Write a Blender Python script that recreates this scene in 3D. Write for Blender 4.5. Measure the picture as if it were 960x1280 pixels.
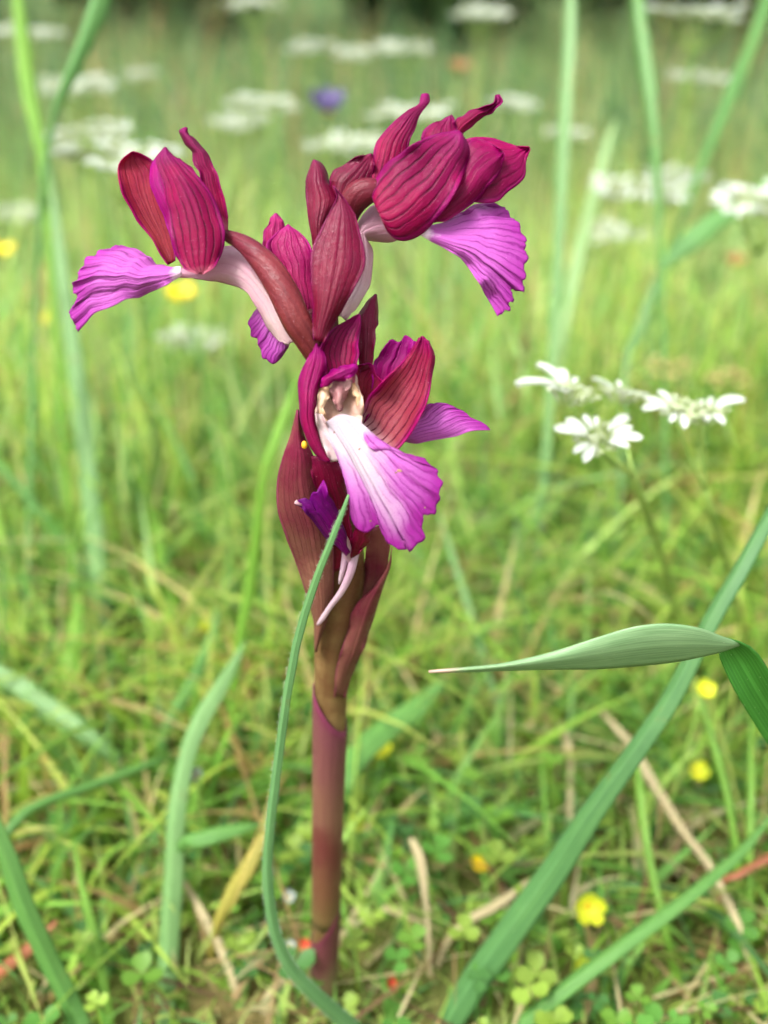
import bpy, math, random
import numpy as np
from mathutils import Vector, Matrix

random.seed(7)
rng = np.random.default_rng(11)
S = bpy.context.scene
for o in list(bpy.data.objects):
    bpy.data.objects.remove(o)

# ------------------------------------------------------------------ camera
F = 1204.0                      # focal length in photograph pixels (960 x 1280)
PITCH = math.radians(29.5)
CAM = np.array([0.0, 0.0, 0.19])
RIGHT = np.array([1.0, 0, 0])
UP = np.array([0, math.sin(PITCH), math.cos(PITCH)])
FWD = np.array([0, math.cos(PITCH), -math.sin(PITCH)])
cd = bpy.data.cameras.new('camera')
cd.sensor_fit = 'VERTICAL'
cd.sensor_height = 36.0
cd.lens = 36.0 * F / 1280.0
cd.clip_start = 0.005
cd.clip_end = 500
cd.dof.use_dof = True
cd.dof.focus_distance = 0.1365
cd.dof.aperture_fstop = cd.lens / 3.3
cd.dof.aperture_blades = 0
cam = bpy.data.objects.new('camera', cd)
S.collection.objects.link(cam)
cam.location = CAM
cam.rotation_euler = (math.radians(90) - PITCH, 0, 0)
S.camera = cam

# ------------------------------------------------------------------ world, sun, exposure
SUN_EL, SUN_AZ = math.radians(58), math.radians(-125)     # soft light from the upper left, a little behind the camera
w = bpy.data.worlds.new('World')
S.world = w
w.use_nodes = True
nt = w.node_tree
nt.nodes.clear()
sky = nt.nodes.new('ShaderNodeTexSky')
sky.sky_type = 'NISHITA'
sky.sun_disc = False
sky.sun_elevation = SUN_EL
sky.sun_rotation = SUN_AZ
sky.dust_density = 4.0
hs = nt.nodes.new('ShaderNodeHueSaturation')
hs.inputs['Saturation'].default_value = 0.10            # overcast
bg = nt.nodes.new('ShaderNodeBackground')
bg.inputs['Strength'].default_value = 0.115
ow = nt.nodes.new('ShaderNodeOutputWorld')
nt.links.new(sky.outputs[0], hs.inputs['Color'])
nt.links.new(hs.outputs[0], bg.inputs['Color'])
nt.links.new(bg.outputs[0], ow.inputs['Surface'])
sl = bpy.data.lights.new('sun', 'SUN')
sl.energy = 1.5
sl.angle = math.radians(18)
sl.color = (1.0, 0.97, 0.91)
sun = bpy.data.objects.new('sun', sl)
S.collection.objects.link(sun)
sd = Vector((math.sin(SUN_AZ) * math.cos(SUN_EL), math.cos(SUN_AZ) * math.cos(SUN_EL), math.sin(SUN_EL)))
sun.rotation_euler = sd.to_track_quat('Z', 'Y').to_euler()
S.view_settings.view_transform = 'Standard'
S.view_settings.look = 'None'
S.view_settings.exposure = 1.85
S.view_settings.gamma = 1.0
S.view_settings.use_curve_mapping = False
S.cycles.use_denoising = True
try:
    S.cycles.denoiser = 'OPENIMAGEDENOISE'
except Exception:
    pass
S.cycles.use_adaptive_sampling = True
S.cycles.adaptive_threshold = 0.035
S.cycles.max_bounces = 6
S.cycles.transmission_bounces = 4
S.cycles.diffuse_bounces = 3
S.cycles.sample_clamp_indirect = 6.0

# ------------------------------------------------------------------ helpers
def P(px, py, d):
    """photograph pixel at depth d (mm along the lens axis) -> world metres"""
    d = d / 1000.0
    return CAM + FWD * d + RIGHT * ((px - 480) / F * d) + UP * ((640 - py) / F * d)

def ground_depth(py, z=0.0):
    """depth (mm) where the ray through row py meets height z"""
    k = math.sin(PITCH) - (640 - py) / F * math.cos(PITCH)
    return (CAM[2] - z) / k * 1000.0

def srgb(r, g, b):
    f = lambda c: (c / 255 / 12.92) if c / 255 <= 0.04045 else ((c / 255 + 0.055) / 1.055) ** 2.4
    return (f(r), f(g), f(b), 1.0)

def spline(pts, n):
    """smooth resampling of a polyline, even in arc length"""
    p = np.array(pts, float)
    if len(p) == 1:
        return np.repeat(p, n, 0)
    if len(p) == 2:
        t = np.linspace(0, 1, n)[:, None]
        return p[0] * (1 - t) + p[1] * t
    q = np.vstack([2 * p[0] - p[1], p, 2 * p[-1] - p[-2]])
    out = []
    for i in range(1, len(q) - 2):
        for t in np.linspace(0, 1, 12, endpoint=False):
            a, b, c, d = q[i - 1], q[i], q[i + 1], q[i + 2]
            out.append(0.5 * (2 * b + (c - a) * t + (2 * a - 5 * b + 4 * c - d) * t * t + (3 * b - a - 3 * c + d) * t ** 3))
    out.append(p[-1])
    out = np.array(out)
    s = np.concatenate([[0], np.cumsum(np.linalg.norm(np.diff(out[:, :2], axis=0), axis=1) + 1e-9)])
    s /= s[-1]
    t = np.linspace(0, 1, n)
    return np.stack([np.interp(t, s, out[:, k]) for k in range(p.shape[1])], 1)

def link(name, me, mat, root=None, parent=None, thick=0.0, smooth=True):
    o = bpy.data.objects.new(name, me)
    S.collection.objects.link(o)
    if mat is not None:
        me.materials.append(mat)
    if root is not None:
        me.transform(Matrix.Translation(-root.location))
        o.parent = parent if parent is not None else root
    if smooth:
        me.polygons.foreach_set('use_smooth', [True] * len(me.polygons))
    if thick:
        m = o.modifiers.new('thickness', 'SOLIDIFY')
        m.thickness = thick
        m.offset = 0
    return o

def tag(o, label=None, cat=None, group=None, kind=None):
    if label: o['label'] = label
    if cat: o['category'] = cat
    if group: o['group'] = group
    if kind: o['kind'] = kind
    return o

def empty(name, loc):
    o = bpy.data.objects.new(name, None)
    o.empty_display_size = 0.01
    S.collection.objects.link(o)
    o.location = Vector(loc)
    return o

def grid_mesh(name, V, uv=None):
    """V: (nu, nv, 3) grid -> mesh with UV (u along first axis)"""
    nu, nv = V.shape[:2]
    me = bpy.data.meshes.new(name)
    faces = [(i * nv + j, (i + 1) * nv + j, (i + 1) * nv + j + 1, i * nv + j + 1) for i in range(nu - 1) for j in range(nv - 1)]
    me.from_pydata([tuple(v) for v in V.reshape(-1, 3)], [], faces)
    ul = me.uv_layers.new(name='UVMap')
    if uv is None:
        uu, vv = np.meshgrid(np.linspace(0, 1, nu), np.linspace(0, 1, nv), indexing='ij')
        uv = np.stack([uu, vv], -1)
    uv = uv.reshape(-1, 2)
    li = np.zeros(len(me.loops), dtype=np.int32)
    me.loops.foreach_get('vertex_index', li)
    ul.data.foreach_set('uv', uv[li].ravel())
    return me

def tube_mesh(name, C, R, ns=14, squash=1.0, cap=True, twist=0.0):
    """C: centres (n,3) in metres, R: radii (n,)"""
    n = len(C)
    V = []
    T = np.gradient(C, axis=0)
    ref = np.array([0, -1.0, 0.2])
    for i in range(n):
        t = T[i] / (np.linalg.norm(T[i]) + 1e-12)
        s = np.cross(t, ref); s /= np.linalg.norm(s) + 1e-12
        b = np.cross(s, t)
        row = []
        for k in range(ns + 1):
            a = 2 * math.pi * k / ns + twist * i / n
            row.append(C[i] + s * R[i] * math.cos(a) + b * R[i] * squash * math.sin(a))
        V.append(row)
    V = np.array(V)
    me = grid_mesh(name, V)
    import bmesh
    bm = bmesh.new(); bm.from_mesh(me)
    bmesh.ops.remove_doubles(bm, verts=bm.verts, dist=1e-7)
    if cap:
        bmesh.ops.holes_fill(bm, edges=[e for e in bm.edges if e.is_boundary], sides=0)
    bmesh.ops.recalc_face_normals(bm, faces=bm.faces)
    bm.to_mesh(me); bm.free()
    return me

def smoothnoise(n, amp, k):
    """1-D value noise of n samples, k control values"""
    c = rng.normal(0, 1, k)
    return np.interp(np.linspace(0, k - 1, n), np.arange(k), c) * amp

# ------------------------------------------------------------------ materials
class N:
    def __init__(s, name):
        s.m = bpy.data.materials.new(name); s.m.use_nodes = True
        s.t = s.m.node_tree; s.t.nodes.clear()
        s.out = s.t.nodes.new('ShaderNodeOutputMaterial')
    def n(s, typ, **kw):
        x = s.t.nodes.new('ShaderNode' + typ)
        for k, v in kw.items(): setattr(x, k, v)
        return x
    def l(s, a, b): s.t.links.new(a, b)
    def _in(s, sock, v):
        if isinstance(v, (int, float, tuple)): sock.default_value = v
        else: s.l(v, sock)
    def math(s, op, a, b=0.0, c=None, clamp=False):
        x = s.n('Math', operation=op, use_clamp=clamp)
        s._in(x.inputs[0], a); s._in(x.inputs[1], b)
        if c is not None: s._in(x.inputs[2], c)
        return x.outputs[0]
    def ramp(s, v, a, b, lo=0.0, hi=1.0):
        x = s.n('MapRange', interpolation_type='SMOOTHSTEP')
        s._in(x.inputs[0], v); x.inputs[1].default_value = a; x.inputs[2].default_value = b
        x.inputs[3].default_value = lo; x.inputs[4].default_value = hi
        return x.outputs[0]
    def mix(s, f, a, b):
        x = s.n('Mix', data_type='RGBA')
        s._in(x.inputs[0], f); s._in(x.inputs[6], a); s._in(x.inputs[7], b)
        return x.outputs[2]
    def noise(s, scale, detail=3.0, vec=None, rough=0.55):
        x = s.n('TexNoise'); x.inputs['Scale'].default_value = scale; x.inputs['Detail'].default_value = detail
        x.inputs['Roughness'].default_value = rough
        if vec is not None: s.l(vec, x.inputs['Vector'])
        else: s.l(s.n('TexCoord').outputs['Object'], x.inputs['Vector'])
        return x.outputs[0]
    def uv(s):
        x = s.n('SeparateXYZ'); s.l(s.n('UVMap', uv_map='UVMap').outputs[0], x.inputs[0])
        return x.outputs[0], x.outputs[1]
    def finish(s, col, rough=0.5, trans=0.3, tcol=None, bump=None, bstr=0.3, bdist=0.0002, spec=0.4, sheen=0.0):
        p = s.n('BsdfPrincipled')
        s._in(p.inputs['Base Color'], col); s._in(p.inputs['Roughness'], rough)
        p.inputs['Specular IOR Level'].default_value = spec
        if sheen: p.inputs['Sheen Weight'].default_value = sheen; p.inputs['Sheen Roughness'].default_value = 0.4
        if bump is not None:
            b = s.n('Bump'); b.inputs['Strength'].default_value = bstr; b.inputs['Distance'].default_value = bdist
            s.l(bump, b.inputs['Height']); s.l(b.outputs[0], p.inputs['Normal'])
        if trans > 0:
            t = s.n('BsdfTranslucent'); s._in(t.inputs[0], tcol if tcol is not None else col)
            m = s.n('MixShader'); m.inputs[0].default_value = trans
            s.l(p.outputs[0], m.inputs[1]); s.l(t.outputs[0], m.inputs[2])
            s.l(m.outputs[0], s.out.inputs[0])
        else:
            s.l(p.outputs[0], s.out.inputs[0])
        return s.m

def petal_mat(name, col, col2, edge, vein, nv=7, base=None, base_len=0.25, veinw=0.17, veinamt=0.92, edgew=0.14, rough=0.46, trans=0.5, edgeamt=0.85, val=0.88):
    """col near the base -> col2 towards the tip, coloured rim, veins along the length, pale base"""
    m = N(name)
    u, v = m.uv()
    n1 = m.noise(260, 4); n2 = m.noise(1500, 3); n3 = m.noise(5200, 2)
    nb = m.noise(110, 3)
    c = m.mix(m.ramp(m.math('ADD', u, m.math('MULTIPLY', m.math('SUBTRACT', n1, 0.5), 0.7)), 0.15, 0.95), col, col2)
    e = m.math('MINIMUM', v, m.math('SUBTRACT', 1.0, v))
    e = m.math('MINIMUM', e, m.math('MULTIPLY', m.math('SUBTRACT', 1.0, u), 0.8))
    e = m.math('ADD', e, m.math('MULTIPLY', m.math('SUBTRACT', n1, 0.5), 0.10))
    emask = m.ramp(e, 0.0, edgew, edgeamt, 0.0)
    c = m.mix(emask, c, edge)
    c = m.mix(m.ramp(nb, 0.5, 0.72, 0.0, 0.45), c, tuple(min(1, x * 1.9 + .015) for x in col[:3]) + (1,))
    c = m.mix(m.ramp(nb, 0.5, 0.3, 0.0, 0.35), c, tuple(x * .55 for x in col2[:3]) + (1,))
    vv = m.math('ADD', m.math('MULTIPLY', v, float(nv)), m.math('ADD', m.math('MULTIPLY', m.math('SUBTRACT', n1, 0.5), 0.4), m.math('MULTIPLY', m.math('SUBTRACT', nb, 0.5), 1.2)))
    fr = m.math('ABSOLUTE', m.math('SUBTRACT', m.math('FRACT', vv), 0.5))
    vm = m.ramp(fr, veinw * .25, veinw, 1.0, 0.0)
    fade = m.math('MULTIPLY', m.ramp(u, 0.75, 1.0, veinamt, veinamt * 0.25), m.ramp(nb, 0.62, 0.4, 0.55, 1.0))
    f2 = m.math('ABSOLUTE', m.math('SUBTRACT', m.math('FRACT', m.math('ADD', m.math('MULTIPLY', vv, 2.0), m.math('MULTIPLY', n1, 1.5))), 0.5))
    v2 = m.math('MULTIPLY', m.ramp(f2, 0.03, 0.16, 0.55, 0.0), m.ramp(nb, 0.42, 0.6))
    vm = m.math('MULTIPLY', m.math('MULTIPLY', m.math('MAXIMUM', vm, v2), fade), m.ramp(n2, 0.3, 0.6, 0.6, 1.0))
    if base is not None:
        bm_ = m.ramp(m.math('ADD', u, m.math('MULTIPLY', m.math('SUBTRACT', n1, 0.5), 0.25)), 0.02, base_len, 0.95, 0.0)
        c = m.mix(bm_, c, base)
    c = m.mix(vm, c, vein)
    # fine cell mottling and tiny pale glints of light painted into the colour
    c = m.mix(m.ramp(n3, 0.35, 0.7, 0.0, 0.14), c, edge)
    c = m.mix(m.ramp(n3, 0.70, 0.77, 0.0, 0.45), c, srgb(240, 190, 205))
    gm = m.n('HueSaturation'); m.l(c, gm.inputs['Color']); gm.inputs['Saturation'].default_value = 1.07; gm.inputs['Value'].default_value = val; c = gm.outputs[0]
    h = m.math('ADD', m.math('MULTIPLY', vm, -0.7), m.math('ADD', m.math('MULTIPLY', n2, 0.8), m.math('MULTIPLY', n3, 0.35)))
    return m.finish(c, rough=m.ramp(n2, 0.3, 0.7, rough - 0.08, rough + 0.12), trans=trans, bump=h, bstr=0.7, bdist=0.00022, spec=0.22)

def lip_mat(name, col, edge, vein, white, wl=0.55, wv=0.5, ww=0.42, nv=9):
    m = N(name)
    u, v = m.uv()
    n1 = m.noise(300, 3); n2 = m.noise(1600, 3); n3 = m.noise(5200, 2)
    d = m.math('SUBTRACT', n1, 0.5)
    c = m.mix(m.ramp(m.math('ADD', u, m.math('MULTIPLY', d, 0.3)), 0.66, 1.0), col, edge)
    # white tongue from the throat
    dv = m.math('DIVIDE', m.math('ABSOLUTE', m.math('SUBTRACT', v, wv)), ww)
    k = m.math('ADD', m.math('ADD', u, m.math('MULTIPLY', m.math('MULTIPLY', dv, 0.62), m.ramp(u, 0.05, 0.5))), m.math('MULTIPLY', d, 0.35))
    wm = m.ramp(k, wl * 0.45, wl * 1.35, 1.0, 0.0)
    c = m.mix(wm, c, white)
    def lines(nn, wdt, dist):
        a = m.math('ADD', m.math('MULTIPLY', v, float(nn)), m.math('MULTIPLY', d, dist))
        return m.ramp(m.math('ABSOLUTE', m.math('SUBTRACT', m.math('FRACT', a), 0.5)), 0.0, wdt, 1.0, 0.0)
    v1 = m.math('MULTIPLY', lines(nv, 0.13, 0.8), m.ramp(u, 0.15, 0.4))
    v2 = m.math('MULTIPLY', lines(nv * 2 + 1, 0.2, 1.7), m.ramp(m.math('ADD', u, d), 0.5, 0.75))
    vm = m.math('MULTIPLY', m.math('MAXIMUM', v1, m.math('MULTIPLY', v2, 0.8)), m.ramp(wm, 0.2, 0.95, 0.82, 0.05))
    vm = m.math('MULTIPLY', vm, m.ramp(n2, 0.25, 0.6, 0.55, 1.0))
    c = m.mix(vm, c, vein)
    c = m.mix(m.ramp(n3, 0.4, 0.75, 0.0, 0.18), c, vein)
    c = m.mix(m.ramp(n3, 0.70, 0.78, 0.0, 0.35), c, srgb(250, 215, 250))  # sparkle painted as pale specks in the lip colour
    h = m.math('ADD', m.math('MULTIPLY', vm, -1.0), m.math('ADD', m.math('MULTIPLY', n2, 0.6), m.math('MULTIPLY', n3, 0.3)))
    return m.finish(c, rough=0.5, trans=0.42, bump=h, bstr=0.6, bdist=0.0002, spec=0.25)

def leaf_mat(name, col, col2, tip=None, nv=10, rough=0.45, trans=0.3, tcol=None, spec=0.45, streak=0.5):
    m = N(name)
    u, v = m.uv()
    cx = m.n('CombineXYZ'); m.l(m.math('MULTIPLY', u, 3.0), cx.inputs[0]); m.l(m.math('MULTIPLY', v, 14.0), cx.inputs[1])
    info = m.n('ObjectInfo'); m.l(info.outputs['Random'], cx.inputs[2])
    n1 = m.noise(2.0, 4, cx.outputs[0]); n2 = m.noise(900, 3); n3 = m.noise(120, 3)
    c = m.mix(m.ramp(n1, 0.3, 0.7), col, col2)
    c = m.mix(m.ramp(n3, 0.45, 0.75, 0, 0.5), c, col2)
    vv = m.math('ABSOLUTE', m.math('SUBTRACT', m.math('FRACT', m.math('MULTIPLY', v, float(nv))), 0.5))
    vm = m.ramp(vv, 0.0, 0.25, streak, 0.0)
    c = m.mix(m.math('MULTIPLY', vm, 0.45), c, tuple(min(1, x * 1.55 + .02) for x in col2[:3]) + (1,))
    mid = m.ramp(m.math('ABSOLUTE', m.math('SUBTRACT', v, 0.5)), 0.0, 0.07, 0.35, 0.0)
    c = m.mix(mid, c, tuple(min(1, x * 1.5 + .02) for x in col2[:3]) + (1,))
    if tip is not None:
        c = m.mix(m.ramp(m.math('ADD', u, m.math('MULTIPLY', n2, 0.05)), 0.9, 1.0), c, tip)
    sp = m.noise(2600, 2)
    c = m.mix(m.ramp(sp, 0.70, 0.78, 0, 0.4), c, srgb(200, 205, 170))
    c = m.mix(m.ramp(n3, 0.66, 0.72, 0, 0.35), c, srgb(120, 105, 50))
    h = m.math('ADD', vm, m.math('MULTIPLY', n2, 0.5))
    return m.finish(c, rough=rough, trans=trans, tcol=tcol, bump=h, bstr=0.4, bdist=0.00012, spec=spec)

def plain_mat(name, a, b, scale=400, rough=0.5, trans=0.0, bstr=0.3, spec=0.4):
    m = N(name)
    n1 = m.noise(scale, 4); n2 = m.noise(scale * 5, 3)
    c = m.mix(m.ramp(n1, 0.3, 0.7), a, b)
    return m.finish(c, rough=rough, trans=trans, bump=n2, bstr=bstr, bdist=0.0002, spec=spec)

def attr_mat(name, trans=0.4, rough=0.5, scale=150, spec=0.35, tmul=1.3):
    """colour of each blade or leaf from the mesh, with grain"""
    m = N(name)
    a = m.n('Attribute', attribute_name='Col')
    t = m.n('HueSaturation'); m.l(a.outputs['Color'], t.inputs['Color']); t.inputs['Value'].default_value = tmul
    return m.finish(a.outputs['Color'], rough=rough, trans=trans, tcol=t.outputs[0], spec=spec)

M_grass = attr_mat('grass', 0.5, 0.5)
M_clover = attr_mat('clover', 0.35, 0.5, 300)
M_straw = plain_mat('dry_straw', srgb(196, 180, 134), srgb(150, 132, 88), 200, 0.7, 0.15)
M_soil = None

# ------------------------------------------------------------------ ground
def build_ground():
    m = N('soil')
    n1 = m.noise(9, 5); n2 = m.noise(70, 5); n3 = m.noise(500, 4)
    c = m.mix(m.ramp(n2, 0.35, 0.65), srgb(72, 58, 36), srgb(112, 96, 58))
    c = m.mix(m.ramp(n3, 0.5, 0.7, 0, 0.6), c, srgb(150, 130, 88))
    c = m.mix(m.ramp(n1, 0.38, 0.55, 0.1, 0.75), c, srgb(70, 88, 30))
    h = m.math('ADD', n2, m.math('MULTIPLY', n3, 0.4))
    mat = m.finish(c, rough=0.9, trans=0, bump=h, bstr=0.8, bdist=0.004, spec=0.2)
    xs = np.concatenate([-np.geomspace(120, 0.3, 26), np.linspace(-0.28, 0.28, 57), np.geomspace(0.3, 120, 26)])
    ys = np.concatenate([-np.geomspace(60, 0.3, 14), np.linspace(-0.25, 0.9, 100), np.geomspace(0.92, 160, 34)])
    X, Y = np.meshgrid(xs, ys, indexing='ij')
    Z = 0.0022 * np.sin(X * 47 + 1.3) * np.cos(Y * 39) + 0.0012 * np.sin(X * 121 + Y * 97)
    far = np.clip(np.hypot(X, Y) - 1.2, 0, 8)
    Z = Z + far * 0.006 * np.sin(X * 1.1 + 0.4) * np.sin(Y * 0.9)
    o = link('ground', grid_mesh('ground', np.stack([X, Y, Z], -1)), mat)
    tag(o, 'brown soil and thatch under the meadow grass', None, kind='structure')
build_ground()

# ------------------------------------------------------------------ meadow grass (nobody could count it)
GREEN = np.array([srgb(168, 202, 96)[:3], srgb(146, 190, 100)[:3], srgb(190, 214, 120)[:3], srgb(130, 176, 108)[:3], srgb(164, 200, 132)[:3], srgb(204, 216, 140)[:3]])
STRAW = np.array([srgb(205, 190, 140)[:3], srgb(186, 165, 108)[:3], srgb(160, 132, 90)[:3]])

def blades(name, pos, h, lean, ldir, wid, col, curve, label, kind='stuff', seg=5):
    n = len(pos)
    t = np.linspace(0, 1, seg + 1)
    up = np.array([0, 0, 1.0])
    d = np.stack([np.cos(ldir), np.sin(ldir), np.zeros(n)], 1)
    side_a = ldir + math.pi / 2 + rng.normal(0, 0.6, n)
    s = np.stack([np.cos(side_a), np.sin(side_a), np.zeros(n)], 1)
    V = np.zeros((n, 2 * seg + 1, 3))
    for i, ti in enumerate(t):
        off = h[:, None] * (lean[:, None] * ti + curve[:, None] * ti ** 2.4) * d
        z = h * (ti - 0.38 * np.minimum(curve, 1.9) * ti ** 2.6)
        c = pos + off + up * z[:, None]
        ww = wid * (1 - ti ** 1.7) * (0.72 + 0.28 * math.sin(math.pi * min(1, ti * 1.6)))
        if i < seg:
            V[:, 2 * i] = c - s * ww[:, None] / 2
            V[:, 2 * i + 1] = c + s * ww[:, None] / 2
        else:
            V[:, 2 * seg] = c
    nv = 2 * seg + 1
    quads = np.array([[2 * i, 2 * i + 1, 2 * i + 3, 2 * i + 2] for i in range(seg - 1)])
    tri = np.array([2 * seg - 2, 2 * seg - 1, 2 * seg])
    base = np.arange(n) * nv
    Q = (base[:, None, None] + quads[None]).reshape(n, -1)
    T = base[:, None] + tri[None]
    loops = np.concatenate([Q, T], 1).ravel().astype(np.int32)
    sizes = np.tile(np.array([4] * (seg - 1) + [3]), n)
    starts = np.concatenate([[0], np.cumsum(sizes)[:-1]]).astype(np.int32)
    me = bpy.data.meshes.new(name)
    me.vertices.add(n * nv); me.vertices.foreach_set('co', V.astype(np.float32).ravel())
    me.loops.add(len(loops)); me.loops.foreach_set('vertex_index', loops)
    me.polygons.add(len(sizes)); me.polygons.foreach_set('loop_start', starts)
    me.update(calc_edges=True)
    ca = me.color_attributes.new('Col', 'FLOAT_COLOR', 'POINT')
    cc = np.ones((n, nv, 4)); cc[:, :, :3] = col[:, None, :]
    ca.data.foreach_set('color', cc.astype(np.float32).ravel())
    o = link(name, me, M_grass)
    tag(o, label, None, kind=kind)
    return o

def patch(n, y0, y1, spread, x_extra, power=1.0):
    y = y0 + (y1 - y0) * rng.random(n) ** power
    x = (rng.random(n) * 2 - 1) * (y * spread * 1.3 + x_extra)
    clump = np.sin(x * 23 + np.sin(y * 17) * 2) * np.cos(y * 19 + x * 7)
    return np.stack([x, y, np.zeros(n) - 0.002], 1), clump

TURF = np.array([srgb(136, 170, 64)[:3], srgb(106, 154, 64)[:3], srgb(162, 188, 84)[:3], srgb(94, 140, 76)[:3], srgb(170, 186, 98)[:3], srgb(120, 166, 70)[:3]])
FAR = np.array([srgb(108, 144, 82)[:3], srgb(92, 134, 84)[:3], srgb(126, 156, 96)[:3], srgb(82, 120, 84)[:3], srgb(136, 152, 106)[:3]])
def grass_colors(n, straw, clump, dark=0.0, pal=None):
    pal = GREEN if pal is None else pal
    c = pal[rng.integers(0, len(pal), n)]
    st = rng.random(n) < straw
    c = np.where(st[:, None], STRAW[rng.integers(0, len(STRAW), n)], c)
    tint = 1 + 0.16 * clump[:, None] * np.array([1.0, 0.5, -0.3])
    return c * tint * (0.62 + 0.6 * rng.random((n, 1))) * (1 - dark)

def build_grass():
    # close turf round the orchid: short blades
    n = 13125
    pos, cl = patch(n, 0.05, 0.38, 0.55, 0.09, 0.80)
    lim = 0.014 + 0.032 * np.clip((pos[:, 1] - 0.125) / 0.08, 0, 1) + 0.040 * np.clip((pos[:, 1] - 0.23) / 0.12, 0, 1)
    h = lim * (0.35 + 0.85 * rng.random(n)) * (1 + 0.25 * cl)
    blades('turf_grass', pos, h, rng.normal(0.25, 0.3, n), rng.random(n) * 6.283, 0.0011 + 0.0034 * rng.random(n) ** 1.6,
           grass_colors(n, 0.17, cl, 0, TURF), np.abs(rng.normal(0.5, 0.5, n)), 'short mixed green turf around the foot of the orchid')
    # broader leaves standing and leaning through the turf
    n = 2125
    pos, cl = patch(n, 0.14, 0.55, 0.55, 0.08, 0.9)
    h = (0.022 + 0.045 * np.clip((pos[:, 1] - .15) / .14, 0, 1)) * (0.6 + 0.8 * rng.random(n))
    blades('leafy_grass', pos, h, rng.normal(0.35, 0.35, n), rng.random(n) * 6.283, 0.0016 + 0.0028 * rng.random(n),
           grass_colors(n, 0.10, cl, 0, TURF), np.abs(rng.normal(0.6, 0.5, n)), 'broad leaning grass leaves mixed through the turf', seg=8)
    n = 212
    pos, cl = patch(n, 0.24, 0.50, 0.5, 0.05, 1.0)
    pos[:, 0] = np.where(rng.random(n) < .68, -np.abs(pos[:, 0]) - .012, pos[:, 0])
    h = 0.062 + 0.045 * rng.random(n)
    blades('upright_soft_grass', pos, h, rng.normal(0.06, 0.12, n), rng.random(n) * 6.283, 0.0026 + 0.0028 * rng.random(n),
           grass_colors(n, 0.04, cl), np.abs(rng.normal(0.12, 0.15, n)), 'upright soft green grass leaves, thickest at the left', seg=9)
    n = 525
    pos, cl = patch(n, 0.25, 0.60, 0.52, 0.06, 1.0)
    h = (0.055 + 0.03 * np.clip((pos[:, 1] - .25) / .15, 0, 1)) * (0.6 + 0.7 * rng.random(n))
    blades('tall_soft_grass', pos, h, rng.normal(0.2, 0.25, n), rng.random(n) * 6.283, 0.0022 + 0.0034 * rng.random(n),
           grass_colors(n, 0.08, cl), np.abs(rng.normal(0.4, 0.4, n)), 'tall soft grass leaves rising out of the turf behind the orchid', seg=9)
    # middle meadow
    n = 18750
    pos, cl = patch(n, 0.33, 0.95, 0.55, 0.12, 1.0)
    h = (0.070 + 0.025 * np.clip((pos[:, 1] - .33) / .5, 0, 1)) * (0.35 + 0.9 * rng.random(n)) * (1 + 0.3 * cl)
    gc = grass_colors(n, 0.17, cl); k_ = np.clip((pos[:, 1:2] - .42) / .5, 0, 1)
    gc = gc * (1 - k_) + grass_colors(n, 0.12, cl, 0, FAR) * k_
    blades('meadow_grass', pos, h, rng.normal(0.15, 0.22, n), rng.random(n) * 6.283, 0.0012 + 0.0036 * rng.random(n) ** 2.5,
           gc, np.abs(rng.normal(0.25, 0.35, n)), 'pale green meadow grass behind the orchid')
    # slender flowering stems standing above the meadow
    n = 1125
    pos, cl = patch(n, 0.36, 1.5, 0.5, 0.1, 1.2)
    h = 0.075 + 0.06 * rng.random(n) + 0.02 * np.clip(pos[:, 1] - .5, 0, 1)
    blades('grass_stems', pos, h, rng.normal(0.05, 0.12, n), rng.random(n) * 6.283, 0.0013 + 0.0022 * rng.random(n),
           grass_colors(n, 0.22, cl), np.abs(rng.normal(0.08, 0.15, n)), 'slender upright grass stems standing above the meadow')
    n = 1875
    pos, cl = patch(n, 0.75, 2.4, 0.48, 0.1, 1.0)
    h = 0.11 + 0.10 * rng.random(n)
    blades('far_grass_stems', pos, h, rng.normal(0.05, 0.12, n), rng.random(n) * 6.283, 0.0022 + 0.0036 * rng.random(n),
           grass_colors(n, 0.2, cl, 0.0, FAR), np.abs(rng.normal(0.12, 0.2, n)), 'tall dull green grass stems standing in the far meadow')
    n = 32500
    pos, cl = patch(n, 0.9, 3.4, 0.52, 0.2, 1.0)
    h = (0.090 + 0.03 * np.clip((pos[:, 1] - .9) / 1.5, 0, 1)) * (0.4 + 0.85 * rng.random(n)) * (1 + 0.35 * cl)
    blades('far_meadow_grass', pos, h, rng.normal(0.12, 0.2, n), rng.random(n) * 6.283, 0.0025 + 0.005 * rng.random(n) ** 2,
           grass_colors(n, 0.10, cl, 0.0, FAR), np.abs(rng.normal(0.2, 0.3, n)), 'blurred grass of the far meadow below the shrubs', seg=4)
    n = 17500
    pos, cl = patch(n, 3.3, 14.0, 0.55, 0.6, 0.8)
    h = 0.13 * (0.4 + 0.85 * rng.random(n))
    blades('distant_grass', pos, h, rng.normal(0.12, 0.2, n), rng.random(n) * 6.283, 0.010 + 0.012 * rng.random(n),
           grass_colors(n, 0.08, cl, 0.1, FAR), np.abs(rng.normal(0.2, 0.3, n)), 'distant grass running up to and past the shrubs', seg=3)
build_grass()

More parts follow.
